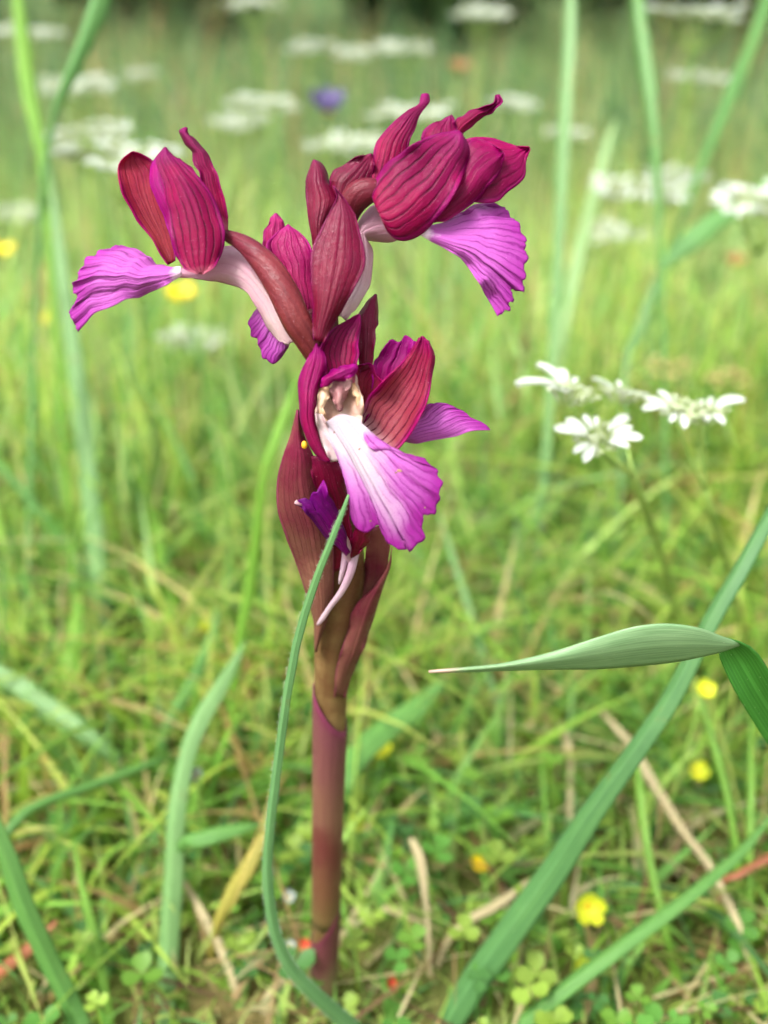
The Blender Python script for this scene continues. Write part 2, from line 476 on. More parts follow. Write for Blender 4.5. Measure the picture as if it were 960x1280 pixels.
def build_clover():
    """ground cover: three-leaflet leaves low in the turf, one object"""
    n = 1500
    y = 0.105 + 0.42 * rng.random(n) ** 1.2
    x = (rng.random(n) * 2 - 1) * (y * 0.52 + 0.07)
    keep = np.sin(x * 31 + 2) * np.cos(y * 37) + rng.normal(0, 0.5, n) > -0.25
    x, y = x[keep], y[keep]
    verts, faces, cols = [], [], []
    pal = np.array([srgb(76, 124, 46)[:3], srgb(100, 142, 48)[:3], srgb(62, 104, 48)[:3], srgb(124, 150, 56)[:3]])
    for xi, yi in zip(x, y):
        z = 0.004 + 0.014 * random.random() + 0.012 * min(1, max(0, (yi - 0.16) / 0.2)) * random.random()
        r = random.uniform(0.0012, 0.0030)
        a0 = random.random() * 6.283
        c = pal[random.randrange(4)] * random.uniform(0.8, 1.15)
        for k in range(3):
            a = a0 + k * 2.094 + random.gauss(0, .12)
            d = np.array([math.cos(a), math.sin(a), random.uniform(-0.1, 0.45)])
            s = np.array([-math.sin(a), math.cos(a), random.uniform(-0.25, 0.25)])
            b = len(verts)
            o = np.array([xi, yi, z])
            for (u, v, lift) in ((0, 0, 0), (0.5, .42, .12), (0.95, .45, .16), (1.25, .2, .1), (1.18, 0, 0.0), (1.25, -.2, .1), (0.95, -.45, .16), (0.5, -.42, .12), (0.75, 0, -0.03)):
                verts.append(tuple(o + d * u * r * 1.15 + s * v * r * 1.5 + np.array([0, 0, lift * r])))
                cols.append(tuple(c) + (1,))
            faces += [(b, b + 1, b + 8), (b + 1, b + 2, b + 8), (b + 2, b + 3, b + 4, b + 8), (b + 8, b + 4, b + 5, b + 6), (b + 8, b + 6, b + 7), (b, b + 8, b + 7)]
        # thin stalk
        b = len(verts)
        for (dx, dz) in ((-0.0003, -z - .002), (0.0003, -z - .002), (0.0002, 0), (-0.0002, 0)):
            verts.append((xi + dx, yi, z + dz)); cols.append(tuple(c) + (1,))
        faces.append((b, b + 1, b + 2, b + 3))
    me = bpy.data.meshes.new('clover'); me.from_pydata(verts, [], faces)
    ca = me.color_attributes.new('Col', 'FLOAT_COLOR', 'POINT')
    ca.data.foreach_set('color', np.array(cols, dtype=np.float32).ravel())
    o = link('clover', me, M_clover)
    tag(o, 'low clover leaves carpeting the ground between the grass', None, kind='stuff')
build_clover()

def build_litter():
    n = 1700
    pos, cl = patch(n, 0.10, 0.5, 0.55, 0.08, 0.9)
    pos[:, 2] = 0.0015 + 0.006 * rng.random(n)
    c = np.array([srgb(150, 128, 88)[:3], srgb(112, 84, 56)[:3], srgb(186, 172, 130)[:3], srgb(92, 70, 48)[:3]])[rng.integers(0, 4, n)]
    h = np.full(n, 0.004) + 0.004 * rng.random(n)
    blades('dry_litter', pos, h, 2.5 + 3 * rng.random(n), rng.random(n) * 6.283, 0.0006 + 0.0014 * rng.random(n), c, np.abs(rng.normal(0.3, 0.4, n)), 'dry brown grass litter lying on the soil')
build_litter()

# ------------------------------------------------------------------ shrubs at the far edge
def build_shrubs():
    bark = plain_mat('bark', srgb(70, 58, 44), srgb(100, 84, 64), 60, 0.9)
    leaf = attr_mat('shrub_leaf', 0.25, 0.5, 20)
    specs = [(-1.05, 2.35, 0.42, 0.7, 'dark shrub at the top left corner of the meadow'), (-0.45, 2.2, 0.42, 0.65, 'dark shrub at the top edge above the left orchid flower'),
             (0.10, 2.05, 0.36, 0.6, 'darkest round shrub at the top edge above the topmost orchid flower'), (0.58, 2.15, 0.40, 0.7, 'dark shrub at the top edge above the tall upright blade'),
             (1.0, 1.95, 0.40, 0.75, 'dark shrub at the top right corner behind the largest white umbel'), (1.7, 2.5, 0.5, 0.8, 'dark shrub beyond the right edge of the meadow')]
    for (x, y, r, hh, lab) in specs:
        root = empty('shrub', (x, y, 0))
        tag(root, lab, 'shrub', 'shrubs along the far edge of the meadow')
        import bmesh
        tv = []
        C = np.array([[x, y, -0.02], [x + .02, y, hh * .2], [x - .03, y + .02, hh * .45], [x + .02, y, hh * .7]])
        trunk = link('trunk', tube_mesh('trunk', spline(C, 10), np.linspace(0.03, 0.010, 10), 8), bark, root)
        for k in range(5):
            a = k * 1.26 + x
            L = np.array([[x, y, hh * (.12 + .08 * k)], [x + math.cos(a) * r * .4, y + math.sin(a) * r * .4, hh * (.3 + .08 * k)], [x + math.cos(a) * r * .7, y + math.sin(a) * r * .7, hh * (.42 + .09 * k)]])
            link('limb', tube_mesh('limb', spline(L, 8), np.linspace(0.014, 0.004, 8), 6), bark, root, trunk)
        n = 5200
        u = rng.normal(0, 1, (n, 3)); u /= np.linalg.norm(u, axis=1)[:, None]
        lob = 0.78 + 0.22 * np.sin(u[:, 0] * 5 + x) * np.cos(u[:, 2] * 6 + u[:, 1] * 4)
        p = u * (0.45 + 0.55 * rng.random((n, 1)) ** 0.5) * lob[:, None]
        p = p * np.array([r, r, hh * .56]) + np.array([x, y, hh * .56])
        p[:, 2] = np.maximum(p[:, 2], 0.015 + 0.04 * rng.random(n))
        a = rng.normal(0, 1, (n, 3)); a /= np.linalg.norm(a, axis=1)[:, None]
        b = np.cross(a, rng.normal(0, 1, (n, 3))); b /= np.linalg.norm(b, axis=1)[:, None]
        sz = (0.014 + 0.02 * rng.random((n, 1)))
        V = np.stack([p - a * sz, p + b * sz * .45, p + a * sz, p - b * sz * .45], 1)
        me = bpy.data.meshes.new('crown')
        me.from_pydata([tuple(q) for q in V.reshape(-1, 3)], [], [(4 * i, 4 * i + 1, 4 * i + 2, 4 * i + 3) for i in range(n)])
        pal = np.array([srgb(46, 66, 32)[:3], srgb(62, 84, 38)[:3], srgb(36, 54, 28)[:3], srgb(78, 100, 48)[:3]])  # dark leaf tones, with the shrubs' shade put into the colour
        c = np.ones((n, 4, 4)); c[:, :, :3] = pal[rng.integers(0, 4, n)][:, None, :]
        ca = me.color_attributes.new('Col', 'FLOAT_COLOR', 'POINT'); ca.data.foreach_set('color', c.astype(np.float32).ravel())
        link('crown', me, leaf, root, smooth=False)
build_shrubs()

# ------------------------------------------------------------------ white umbels
M_white = None
def build_umbels():
    m = N('umbel_petal'); u, v = m.uv()
    n1 = m.noise(900, 3)
    c = m.mix(m.ramp(n1, 0.3, 0.7), srgb(226, 230, 224), srgb(202, 210, 198))
    white = m.finish(c, rough=0.55, trans=0.35, spec=0.3)
    floret = plain_mat('umbel_floret', srgb(206, 210, 190), srgb(160, 176, 116), 900, 0.6, 0.2)
    stemm = plain_mat('umbel_stem', srgb(118, 150, 62), srgb(148, 172, 84), 120, 0.5, 0.1)
    bud = plain_mat('umbel_bud', srgb(168, 168, 100), srgb(164, 138, 88), 700, 0.6, 0.2)

    # one large outer petal: two rounded lobes, gently cupped
    def petal_mesh(L=0.0046, W=0.0018):
        V = np.zeros((9, 7, 3))
        for i, t in enumerate(np.linspace(0, 1, 9)):
            wd = W * (0.18 + 0.82 * math.sin(math.pi * min(1, t ** 0.9 * 0.62 + 0.0)) ** 1.0) * (1 - max(0, t - .82) / .18 * .75)
            for j, s in enumerate(np.linspace(-1, 1, 7)):
                V[i, j] = (L * t - (0.0006 * (1 - abs(s)) * t ** 6), s * wd / 2 * 1.0, 0.0005 * s * s - 0.0006 * t * t + 0.0003 * math.sin(3 * t))
        return grid_mesh('petal', V)
    petal = petal_mesh()
    petal.materials.append(white)
    petal.polygons.foreach_set('use_smooth', [True] * len(petal.polygons))

    def floret_mesh(rad=0.0042, n=40, seed=0):
        """dome of tiny five-lobed florets"""
        r_ = random.Random(seed)
        vs, fs = [], []
        for k in range(n):
            rr = rad * math.sqrt(r_.random()); a = r_.random() * 6.283
            c = np.array([rr * math.cos(a), rr * math.sin(a), 0.0007 * (1 - (rr / rad) ** 2) + r_.uniform(-.0003, .0003)])
            q = r_.uniform(0.0005, 0.00095)
            b = len(vs); vs.append(tuple(c + np.array([0, 0, -.0002])))
            for t in range(10):
                aa = t * .628 + a; ql = q if t % 2 == 0 else q * .45
                vs.append(tuple(c + np.array([math.cos(aa) * ql, math.sin(aa) * ql, r_.uniform(0, .0004)])))
            for t in range(10): fs.append((b, b + 1 + t, b + 1 + (t + 1) % 10))
            b = len(vs)
            vs += [tuple(c + np.array([0.0002, 0, -.0001])), tuple(c + np.array([-.0001, .0002, -.0001])), tuple(c + np.array([-.0001, -.0002, -.0001])), tuple(np.array([c[0] * .25, c[1] * .25, -0.0022]))]
            fs += [(b, b + 1, b + 3), (b + 1, b + 2, b + 3), (b + 2, b, b + 3)]
        me = bpy.data.meshes.new('umbellet'); me.from_pydata(vs, [], fs)
        me.materials.append(floret)
        return me
    florets = [floret_mesh(seed=k) for k in range(4)]

    def joined_umbellet(seed):
        """small far umbellet: florets and outer petals in one mesh"""
        r_ = random.Random(seed + 50)
        me = bpy.data.meshes.new('umbellet')
        src = florets[seed % 4]
        vs = [tuple(v.co) for v in src.vertices]; fs = [tuple(p.vertices) for p in src.polygons]; mi = [0] * len(fs)
        for k in range(9):
            a = k * .698 + r_.gauss(0, .2)
            mt = Matrix.Rotation(a, 4, 'Z') @ Matrix.Rotation(r_.uniform(-.35, .15), 4, 'Y') @ Matrix.Translation((0.0022, 0, 0)) @ Matrix.Scale(r_.uniform(.55, 1.05), 4)
            b = len(vs); vs += [tuple(mt @ v.co) for v in petal.vertices]
            for p in petal.polygons: fs.append(tuple(b + i for i in p.vertices)); mi.append(1)
        me.from_pydata(vs, [], fs)
        me.materials.append(floret); me.materials.append(white)
        me.polygons.foreach_set('material_index', mi)
        return me
    far_umb = [joined_umbellet(k) for k in range(4)]

    def add_umbel(head, R, label, group, n=8, detail=False, drop=0.017, base_shift=(0, 0), tilt=0.0, seed=0, cat='flower', offs=None, scale=1.0, bent=0.0):
        r_ = random.Random(seed)
        head = Vector(head)
        base = Vector((head.x + base_shift[0], head.y + base_shift[1], -0.002))
        root = empty('white_umbel', base)
        tag(root, label, cat, group)
        node = head - Vector((0, 0, drop))
        C = spline(np.array([base, base.lerp(node, .5) + Vector((bent, 0, 0)), node]), 10)
        link('stem', tube_mesh('stem', C, np.linspace(0.0011, 0.0008, 10), 7), stemm, root)
        spots = []
        if offs is None:
            spots.append((0, 0, 0.001))
            for k in range(n - 1):
                a = k * 6.283 / (n - 1) + r_.gauss(0, .15)
                rr = R * r_.uniform(.55, .78)
                spots.append((rr * math.cos(a), rr * math.sin(a), r_.uniform(-.002, .002) - math.cos(a) * tilt * R))
        else:
            spots = offs
        for i, s in enumerate(spots):
            c = head + Vector(s[:3])
            mid = node.lerp(c, .5) + Vector((s[0] * .08, s[1] * .08, -0.001))
            link('ray', tube_mesh('ray', spline(np.array([node, mid, c - Vector((0, 0, .0021))]), 6), np.linspace(.0004, .0003, 6), 5), stemm, root)
            me = florets[i % 4] if detail else far_umb[i % 4]
            um = bpy.data.objects.new('umbellet', me); S.collection.objects.link(um)
            um.parent = root; um.location = c - base
            um.rotation_euler = (r_.gauss(0, .15), r_.gauss(0, .15), r_.random() * 6)
            sc = scale * r_.uniform(.85, 1.15)
            um.scale = (sc, sc, sc)
            if detail:
                um.rotation_euler.z = 0
                oa = math.atan2(s[1], s[0]) if abs(s[0]) + abs(s[1]) > 1e-4 else 0
                angs = s[3] if len(s) > 3 else [(oa + t * .52 - 1.3 + r_.gauss(0, .08), r_.uniform(.75, 1.25)) for t in range(6) if t != 2]
                for (a, q) in [(a_ + e_, q_ * f_) for (a_, q_) in angs for (e_, f_) in ((.2, 1.0), (-.24, .78))]:
                    pe = bpy.data.objects.new('petal', petal); S.collection.objects.link(pe)
                    pe.parent = um
                    pe.rotation_euler = (0, r_.uniform(-.45, .1), a)
                    pe.location = (0.0022 * math.cos(a), 0.0022 * math.sin(a), 0.0002)
                    pe.scale = (q, q, q)
        return root

    far_group = 'white umbels scattered through the meadow'
    L = [  # px, py, width px, true width mm, label
        (318, 3, 70, 36, 'white umbel cut by the top edge, left of the dark shrub'),
        (30, 40, 82, 36, 'blurred white umbel in the top left corner beside the tall blade'),
        (100, 106, 84, 36, 'white umbel right of the tall left blade, near the top'),
        (176, 92, 34, 24, 'tiny faint white umbel at the upper left, alone in the grass'),
        (325, 127, 92, 38, 'blurred white umbel above the gap between left and top flowers'),
        (298, 152, 62, 30, 'fainter greenish white umbel just under a wider one, upper left'),
        (22, 266, 66, 32, 'white umbel cut by the left edge, level with the left orchid flower'),
        (240, 420, 72, 25, 'pale small umbel below the left orchid flower and the yellow flower'),
        (388, 58, 62, 34, 'left one of three faint umbels in a row above the purple flower'),
        (448, 66, 60, 34, 'middle one of three faint umbels in a row above the purple flower'),
        (505, 60, 62, 34, 'right one of three faint umbels in a row at the top'),
        (600, 15, 62, 34, 'faint white umbel at the top edge, above the topmost orchid flower'),
        (868, 97, 70, 32, 'faint white umbel below the largest umbel in the top right corner'),
        (430, 180, 90, 36, 'white umbel just below the purple flower'),
        (512, 142, 100, 40, 'white umbel half hidden behind the top orchid flower'),
        (770, 288, 66, 26, 'small faint umbel under the pair at the right'),
        (708, 166, 44, 24, 'tiny faint umbel beside the tall pale upright blade, right of the top flower'),
        (40, 440, 44, 17, 'small washed out umbel at the left edge below the left lip'),
        (642, 128, 50, 26, 'faint umbel right of the top orchid flower tips'),
        (560, 212, 60, 25, 'faint umbel hidden behind the top orchid flower'),
    ]
    for k, (px, py, wp, wt, lab) in enumerate(L):
        d = F * wt / wp
        hp = P(px, py, d)
        add_umbel(hp, wt / 2000 * 1.12, lab, far_group, n=7 + k % 3, seed=k, base_shift=(random.uniform(-.02, .02), random.uniform(-.02, .03)), scale=1.25, drop=min(0.017, hp[2] * .5))
    near = [
        (872, 17, 122, 44, 'wide white umbel in the top right corner before dark shrubs'),
        (845, 222, 60, 24, 'upper right half of the pair of white umbels at right'),
        (800, 238, 104, 34, 'lower left, wider half of the pair of white umbels at right'),
        (958, 254, 104, 27, 'bright white umbel cut by the right edge'),
        (150, 192, 150, 40, 'large bright white umbel behind the left orchid flower'),
        (112, 168, 110, 40, 'white umbel behind and left of the large bright one, upper left'),
    ]
    for k, (px, py, wp, wt, lab) in enumerate(near):
        d = F * wt / wp
        add_umbel(P(px, py, d), wt / 2000 * 1.05, lab, far_group, n=8, detail=True, seed=30 + k, base_shift=(random.uniform(-.015, .015), random.uniform(-.01, .03)), scale=1.15)
    # the two nearest heads, right of the orchid
    def near_umbel(pts, nodepx, basepx, dn, label, seed, bent):
        node = Vector(P(nodepx[0], nodepx[1], dn))
        hx = Vector(node) + Vector((0, 0, .012))
        offs = []
        for (px, py, d, angs) in pts:
            p = Vector(P(px, py, d))
            offs.append((p.x - hx.x, p.y - hx.y, p.z - hx.z, [(math.radians(a), q) for a, q in angs]))
        base = P(basepx[0], basepx[1], ground_depth(basepx[1]))
        return add_umbel(hx, .02, label, 'nearest white umbels at right', detail=True, drop=.012, offs=offs, seed=seed, base_shift=(base[0] - hx.x, base[1] - hx.y), bent=bent, scale=1.15)
    near_umbel([(712, 490, 186, [(172, 1.35), (112, 1.3), (235, .85), (60, .6)]),
                (778, 492, 196, [(150, .9), (80, .7), (255, .8), (10, .8)]),
                (748, 548, 180, [(155, 1.3), (22, 1.15), (328, 1.2), (228, 1.1), (100, .7)])],
               (792, 596), (850, 800), 192, 'nearest white umbel with long outer petals, left head of two', 71, .002)
    u2 = near_umbel([(848, 512, 192, [(185, 1.2), (255, .9), (110, .8)]),
                (880, 516, 196, [(12, 1.35), (275, .8), (70, .7)])],
               (882, 614), (925, 850), 200, 'white umbel on the forked stem, right head of the nearest two', 72, .003)
    # unopened yellowish heads on the same kind of plant behind
    for k, (px, py, d, lab) in enumerate([(838, 464, 320, 'ochre unopened umbel bud above the nearest white umbels'), (908, 470, 330, 'ochre unopened umbel bud nearest the right edge')]):
        h = Vector(P(px, py, d)); base = Vector((h.x + .004, h.y + .01, -.002))
        root = empty('umbel_bud', base); tag(root, lab, 'flower bud', 'unopened umbel buds')
        C = spline(np.array([base, base.lerp(h, .5) + Vector((.003, 0, 0)), h]), 10)
        link('stem', tube_mesh('stem', C, np.linspace(.0009, .0006, 10), 6), stemm, root)
        import bmesh
        for q in range(18):
            a = q * 2.4 + k; rr = .0085 * math.sqrt(q / 18) * random.uniform(.8, 1.1)
            c = h + Vector((math.cos(a) * rr, math.sin(a) * rr, random.uniform(-.0015, .003)))
            me = bpy.data.meshes.new('bud'); bm = bmesh.new()
            bmesh.ops.create_icosphere(bm, subdivisions=2, radius=random.uniform(.0007, .0015))
            for v in bm.verts:
                v.co *= 1 + random.uniform(-.35, .35)
                v.co.z *= .7
                v.co += c
            bm.to_mesh(me); bm.free()
            link('bud', me, bud, root)
build_umbels()

# ------------------------------------------------------------------ small coloured flowers
def build_small_flowers():
    stemm = plain_mat('thin_stem', srgb(110, 146, 58), srgb(140, 168, 80), 150, 0.5)
    mats = {'yellow': plain_mat('yellow_petal', srgb(246, 222, 18), srgb(238, 200, 10), 500, 0.35, 0.3),
            'lemon': plain_mat('lemon_petal', srgb(226, 228, 60), srgb(206, 214, 50), 500, 0.45, 0.3),
            'purple': plain_mat('purple_petal', srgb(102, 86, 142), srgb(88, 74, 128), 500, 0.5, 0.3),
            'orange': plain_mat('orange_petal', srgb(156, 116, 72), srgb(140, 100, 62), 500, 0.5, 0.3),
            'red': plain_mat('red_petal', srgb(206, 92, 66), srgb(190, 76, 56), 500, 0.5, 0.3),
            'maroon': plain_mat('maroon_petal', srgb(110, 50, 46), srgb(92, 42, 40), 500, 0.5, 0.2),
            'white': plain_mat('dew_white', srgb(176, 184, 180), srgb(150, 162, 158), 500, 0.4, 0.3)}
    eye = plain_mat('flower_eye', srgb(214, 180, 30), srgb(180, 150, 20), 900, 0.7)
    def flower(px, py, d, r, np_, mat, name, label, group, cup=0.5, tilt=0.3, cat='flower'):
        c = Vector(P(px, py, d))
        if c.z < 0.004: c.z = 0.004
        base = Vector((c.x + random.uniform(-.006, .006), c.y + random.uniform(0, .008), -.001))
        root = empty(name, base); tag(root, label, cat, group)
        ctl = np.array([base, base.lerp(c, .5) + Vector((random.uniform(-.003, .003), 0, 0)), c])
        link('stem', tube_mesh('stem', spline(ctl, 8), np.linspace(.0007, .0005, 8), 6), stemm, root)
        rot = Matrix.Rotation(-tilt, 3, 'X') if True else None
        a_off = random.random() * 6
        for k in range(np_):
            V = np.zeros((7, 5, 3)); a = a_off + k * 6.283 / np_
            for i, t in enumerate(np.linspace(0, 1, 7)):
                for j, s in enumerate(np.linspace(-1, 1, 5)):
                    wd = r * (3.4 / np_) * (0.2 + .8 * math.sin(math.pi * min(t * .72, 1))) * (1 - .5 * max(0, t - .85) / .15)
                    q = Vector((r * t, s * wd / 2 * 1.3, cup * r * t * t + .12 * r * s * s))
                    q = rot.transposed() @ (Matrix.Rotation(a, 3, 'Z') @ q)
                    V[i, j] = c + q
            link('petal', grid_mesh('petal', V), mats[mat], root)
        import bmesh
        me = bpy.data.meshes.new('flower_centre'); bm = bmesh.new()
        bmesh.ops.create_icosphere(bm, subdivisions=2, radius=r * .26)
        for v in bm.verts:
            v.co *= 1 + random.uniform(-.15, .15); v.co += c + Vector((0, 0, r * .06))
        bm.to_mesh(me); bm.free()
        link('flower_centre', me, eye if mat != 'red' else mats['red'], root)
    g = 'small yellow meadow flowers'
    flower(227, 374, 420, .0072, 5, 'yellow', 'yellow_flower', 'bright yellow flower just below the left orchid flower', g, .6, .1)
    flower(735, 1133, 208, .0034, 5, 'lemon', 'yellow_flower', 'lemon yellow flower low in the turf right of the stem', g, .9, .9)
    flower(724, 1252, 212, .0023, 5, 'lemon', 'yellow_flower', 'small yellow flower at the bottom edge right of the stem', g, .9, .6)
    flower(880, 864, 215, .0022, 5, 'lemon', 'yellow_flower', 'small yellow flower beneath the bend of the curled leaf', g, .8, .5)
    flower(871, 965, 240, .0025, 5, 'lemon', 'yellow_flower', 'blurred greenish yellow flower beside the long dry straw', g, .9, .6)
    flower(442, 1032, 235, .0024, 5, 'lemon', 'yellow_flower', 'yellow flower touching the right side of the orchid stem', g, .9, .6)
    flower(258, 784, 290, .0026, 5, 'lemon', 'yellow_flower', 'small yellow flower in the grass left of the lowest bracts', g, .9, .4)
    flower(6, 318, 430, .0052, 5, 'yellow', 'yellow_flower', 'deep yellow flower at the left edge, level with the left lip', g, .7, .1)
    flower(60, 403, 420, .0042, 5, 'yellow', 'yellow_flower', 'deep yellow flower just left of the left lip tip', g, .7, .1)
    flower(325, 1040, 235, .0022, 5, 'lemon', 'yellow_flower', 'small yellow flower behind the thin hairy blade', g, .9, .5)
    flower(476, 938, 250, .0028, 5, 'lemon', 'yellow_flower', 'pale yellow flower right of the stem, by the broad leaf', g, .9, .5)
    flower(600, 1080, 225, .0022, 5, 'yellow', 'yellow_flower', 'dull yellow flower between the stem and the diagonal blade', g, .9, .5)
    flower(410, 140, 430, .0085, 7, 'purple', 'purple_flower', 'blurred purple flower left of the topmost orchid flower', None, .9, .2)
    flower(573, 88, 620, .0075, 5, 'orange', 'orange_flower', 'blurred orange flower above the topmost orchid flower', None, .6, .2)
    flower(918, 330, 480, .006, 5, 'orange', 'orange_flower', 'faint orange brown flower near the right edge under the umbel', None, .6, .2)
    flower(381, 1184, 203, .0014, 5, 'red', 'red_flower', 'tiny red flower just left of the stem near its foot', 'tiny red flowers by the stem', 1.4, .4)
    flower(491, 1251, 204, .0015, 5, 'red', 'red_flower', 'tiny red flower at the bottom edge right of the stem', 'tiny red flowers by the stem', 1.4, .4)
    flower(362, 1122, 208, .0014, 4, 'white', 'white_flower', 'tiny white flower between the hairy blade and the stem', 'tiny white flowers in the turf', 1.3, .5)
    flower(245, 970, 214, .0016, 4, 'white', 'white_flower', 'tiny white flower beside the blue green blade, left', 'tiny white flowers in the turf', 1.3, .5)
    flower(363, 1182, 203, .0011, 4, 'white', 'white_flower', 'tiny white flower in the loop of the hairy blade', 'tiny white flowers in the turf', 1.3, .5)
    flower(689, 367, 330, .0015, 5, 'maroon', 'red_flower', 'dark red speck of a flower right of the top lip', None, 1.2, .4)
build_small_flowers()

# ------------------------------------------------------------------ single blades, stems and straws one can pick out
def ribbon(name, pts, mat, root, n=26, fold=0.25, roll=0.0, nc=9, thick=0.00018, twist=0.0, parent=None, wk=.82):
    """pts: (px, py, depth mm, width px)"""
    p = spline(np.array(pts, float), n)
    C = np.array([P(a, b, d) for a, b, d, _ in p])
    W = np.array([max(w_ * wk, .4) * d / F / 1000 for _, _, d, w_ in p])
    T = np.gradient(C, axis=0)
    wob = smoothnoise(n, .05, max(4, n // 2))
    V = np.zeros((n, nc, 3))
    for i in range(n):
        t = T[i] / np.linalg.norm(T[i])
        vdir = C[i] - CAM; vdir /= np.linalg.norm(vdir)
        s = np.cross(t, vdir); s /= np.linalg.norm(s)
        nn = np.cross(s, t)
        r = roll + twist * i / n
        s2 = s * math.cos(r) + nn * math.sin(r); n2 = np.cross(s2, t)
        for j, a in enumerate((-1, -.7, -.36, -.1, 0, .1, .36, .7, 1)):
            V[i, j] = C[i] + s2 * a * W[i] / 2 * (1 + wob[i] * (1 if a > 0 else -1)) + n2 * fold * W[i] * (abs(a) ** .9 - .5)
    return link(name, grid_mesh(name, V), mat, root, parent, thick)

def blade(name, pts, mat, label, cat, group=None, fold=0.32, roll=0.25, twist=0.3, part='blade', n=30):
    """top of the list = tip, end = foot on the ground"""
    pts = [tuple(q) for q in pts]
    x, y, d, wd = pts[-1]
    foot = P(x, y, d); foot[2] = min(foot[2], 0)
    root = empty(name, foot)
    tag(root, label, cat, group)
    pts = pts[::-1]
    ribbon(part, pts, mat, root, n=n, fold=fold, roll=roll, twist=twist)
    return root

def g(x, y, wd):            # a foot point on the ground seen at that pixel
    return (x, y, ground_depth(y, -0.001), wd)

def build_blades():
    blue = leaf_mat('blue_green_blade', srgb(100, 142, 82), srgb(122, 160, 98), trans=0.4)
    blue2 = leaf_mat('deep_blade', srgb(60, 104, 58), srgb(84, 128, 70), trans=0.25)
    lime = leaf_mat('lime_blade', srgb(96, 146, 44), srgb(120, 162, 56), trans=0.35)
    mid = leaf_mat('mid_green_blade', srgb(72, 120, 52), srgb(94, 140, 66), trans=0.3)
    pale = leaf_mat('pale_blade', srgb(122, 156, 98), srgb(150, 178, 122), trans=0.3)
    dark = leaf_mat('dark_blade', srgb(78, 128, 64), srgb(98, 146, 76), trans=0.3)
    yel = leaf_mat('yellowed_leaf', srgb(160, 146, 62), srgb(142, 138, 64), trans=0.3)
    rus = leaf_mat('rusty_leaf', srgb(176, 104, 72), srgb(150, 92, 62), trans=0.25)
    straw = leaf_mat('straw', srgb(176, 164, 126), srgb(150, 136, 98), trans=0.15, rough=0.7)
    tall = 'tall blurred blades around the orchid'
    # left side
    blade('grass_stalk', [(70, 170, 330, 4), (52, 180, 322, 20), (70, 300, 312, 24), (95, 470, 300, 28), (112, 620, 292, 30), (128, 780, 285, 30), (140, 900, 280, 26), g(150, 1000, 20)], blue, 'long blue green blade climbing past the tip of the left lip', 'grass blade', tall, fold=.2)
    blade('grass_stalk', [(14, -60, 310, 12), (24, 40, 305, 24), (34, 120, 300, 26), (50, 190, 296, 18), (60, 300, 292, 12), (75, 500, 288, 10), (90, 700, 290, 9), g(100, 960, 8)], lime, 'yellow green blade rising out of the top left corner', 'grass blade', tall)
    blade('grass_stalk', [(128, -90, 270, 30), (128, -20, 272, 34), (105, 50, 276, 27), (82, 105, 280, 18), (66, 150, 286, 10), (50, 260, 292, 8), (40, 500, 300, 8), g(30, 900, 8)], dark, 'dark green blade leaning out of the top edge, left', 'grass blade', tall)
    blade('grass_stalk', [(168, 545, 330, 3), (178, 600, 322, 14), (198, 690, 305, 22), (215, 780, 286, 30), (226, 860, 272, 32), (230, 930, 262, 28), g(232, 1010, 20)], lime, 'bright green blade standing left of the bracts', 'grass blade', tall)
    r = blade('grass_stalk', [(372, 470, 240, 4), (358, 510, 238, 16), (340, 560, 236, 20), (330, 590, 236, 15), (322, 650, 240, 17), (312, 730, 246, 18), (300, 800, 250, 16), (290, 880, 255, 14), g(285, 1010, 10)], lime, 'kinked bright green blade behind the left bract', 'grass blade', tall, fold=.35, roll=.3)
    blade('grass_stalk', [(306, 800, 228, 2), (296, 822, 225, 14), (275, 858, 219, 26), (250, 898, 215, 31), (232, 945, 212, 29), (220, 1020, 208, 30), (214, 1120, 206, 33), (208, 1220, 204, 32), g(205, 1330, 28)], blue, 'thick blue green blade at lower left, bent to the right', 'grass blade', tall, fold=.3)
    blade('grass_stalk', [(-45, 960, 184, 16), (-12, 1025, 184, 26), (14, 1090, 185, 32), (42, 1160, 187, 33), (75, 1230, 190, 32), (105, 1290, 191, 30), g(150, 1390, 24)], mid, 'green blade crossing the bottom left corner', 'grass blade', tall, fold=.25)
    blade('grass_stalk', [(-60, 1160, 200, 12), (-20, 1090, 202, 16), (0, 1055, 205, 17), (40, 1012, 210, 17), (110, 985, 218, 15), (190, 955, 228, 13), (215, 948, 234, 9), (228, 962, 242, 6), g(240, 1010, 5)], mid, 'thin arching blade lying across the lower left', 'grass blade', tall)
    blade('broad_leaf', [(-40, 825, 258, 26), (20, 862, 252, 40), (70, 895, 247, 38), (120, 930, 243, 28), (150, 960, 243, 16), g(170, 1010, 10)], blue, 'broad blue green leaf slanting in from the left edge', 'leaf', 'broad leaves low in the meadow')
    blade('broad_leaf', [(326, 1030, 206, 3), (295, 1036, 204, 22), (255, 1046, 203, 27), (224, 1060, 206, 15), g(208, 1130, 6)], mid, 'short horizontal green leaf behind the hairy blade', 'leaf', 'broad leaves low in the meadow')
    blade('yellow_leaf', [(332, 1036, 205, 4), (314, 1072, 203, 24), (292, 1112, 203, 26), (272, 1152, 205, 16), g(262, 1205, 8)], yel, 'yellowed leaf behind the hairy blade, lower left', 'leaf')
    blade('dry_straw', [(226, 1095, 212, 4), (250, 1140, 209, 14), (280, 1195, 206, 14), g(306, 1275, 9)], straw, 'dry pale straw left of the hairy blade foot', 'straw', 'dry straws')
    blade('dry_straw', [(372, 1210, 205, 4), (345, 1232, 203, 16), (330, 1262, 201, 18), g(322, 1300, 12)], straw, 'short whitish straw curled at the bottom edge, left of stem', 'straw', 'dry straws')
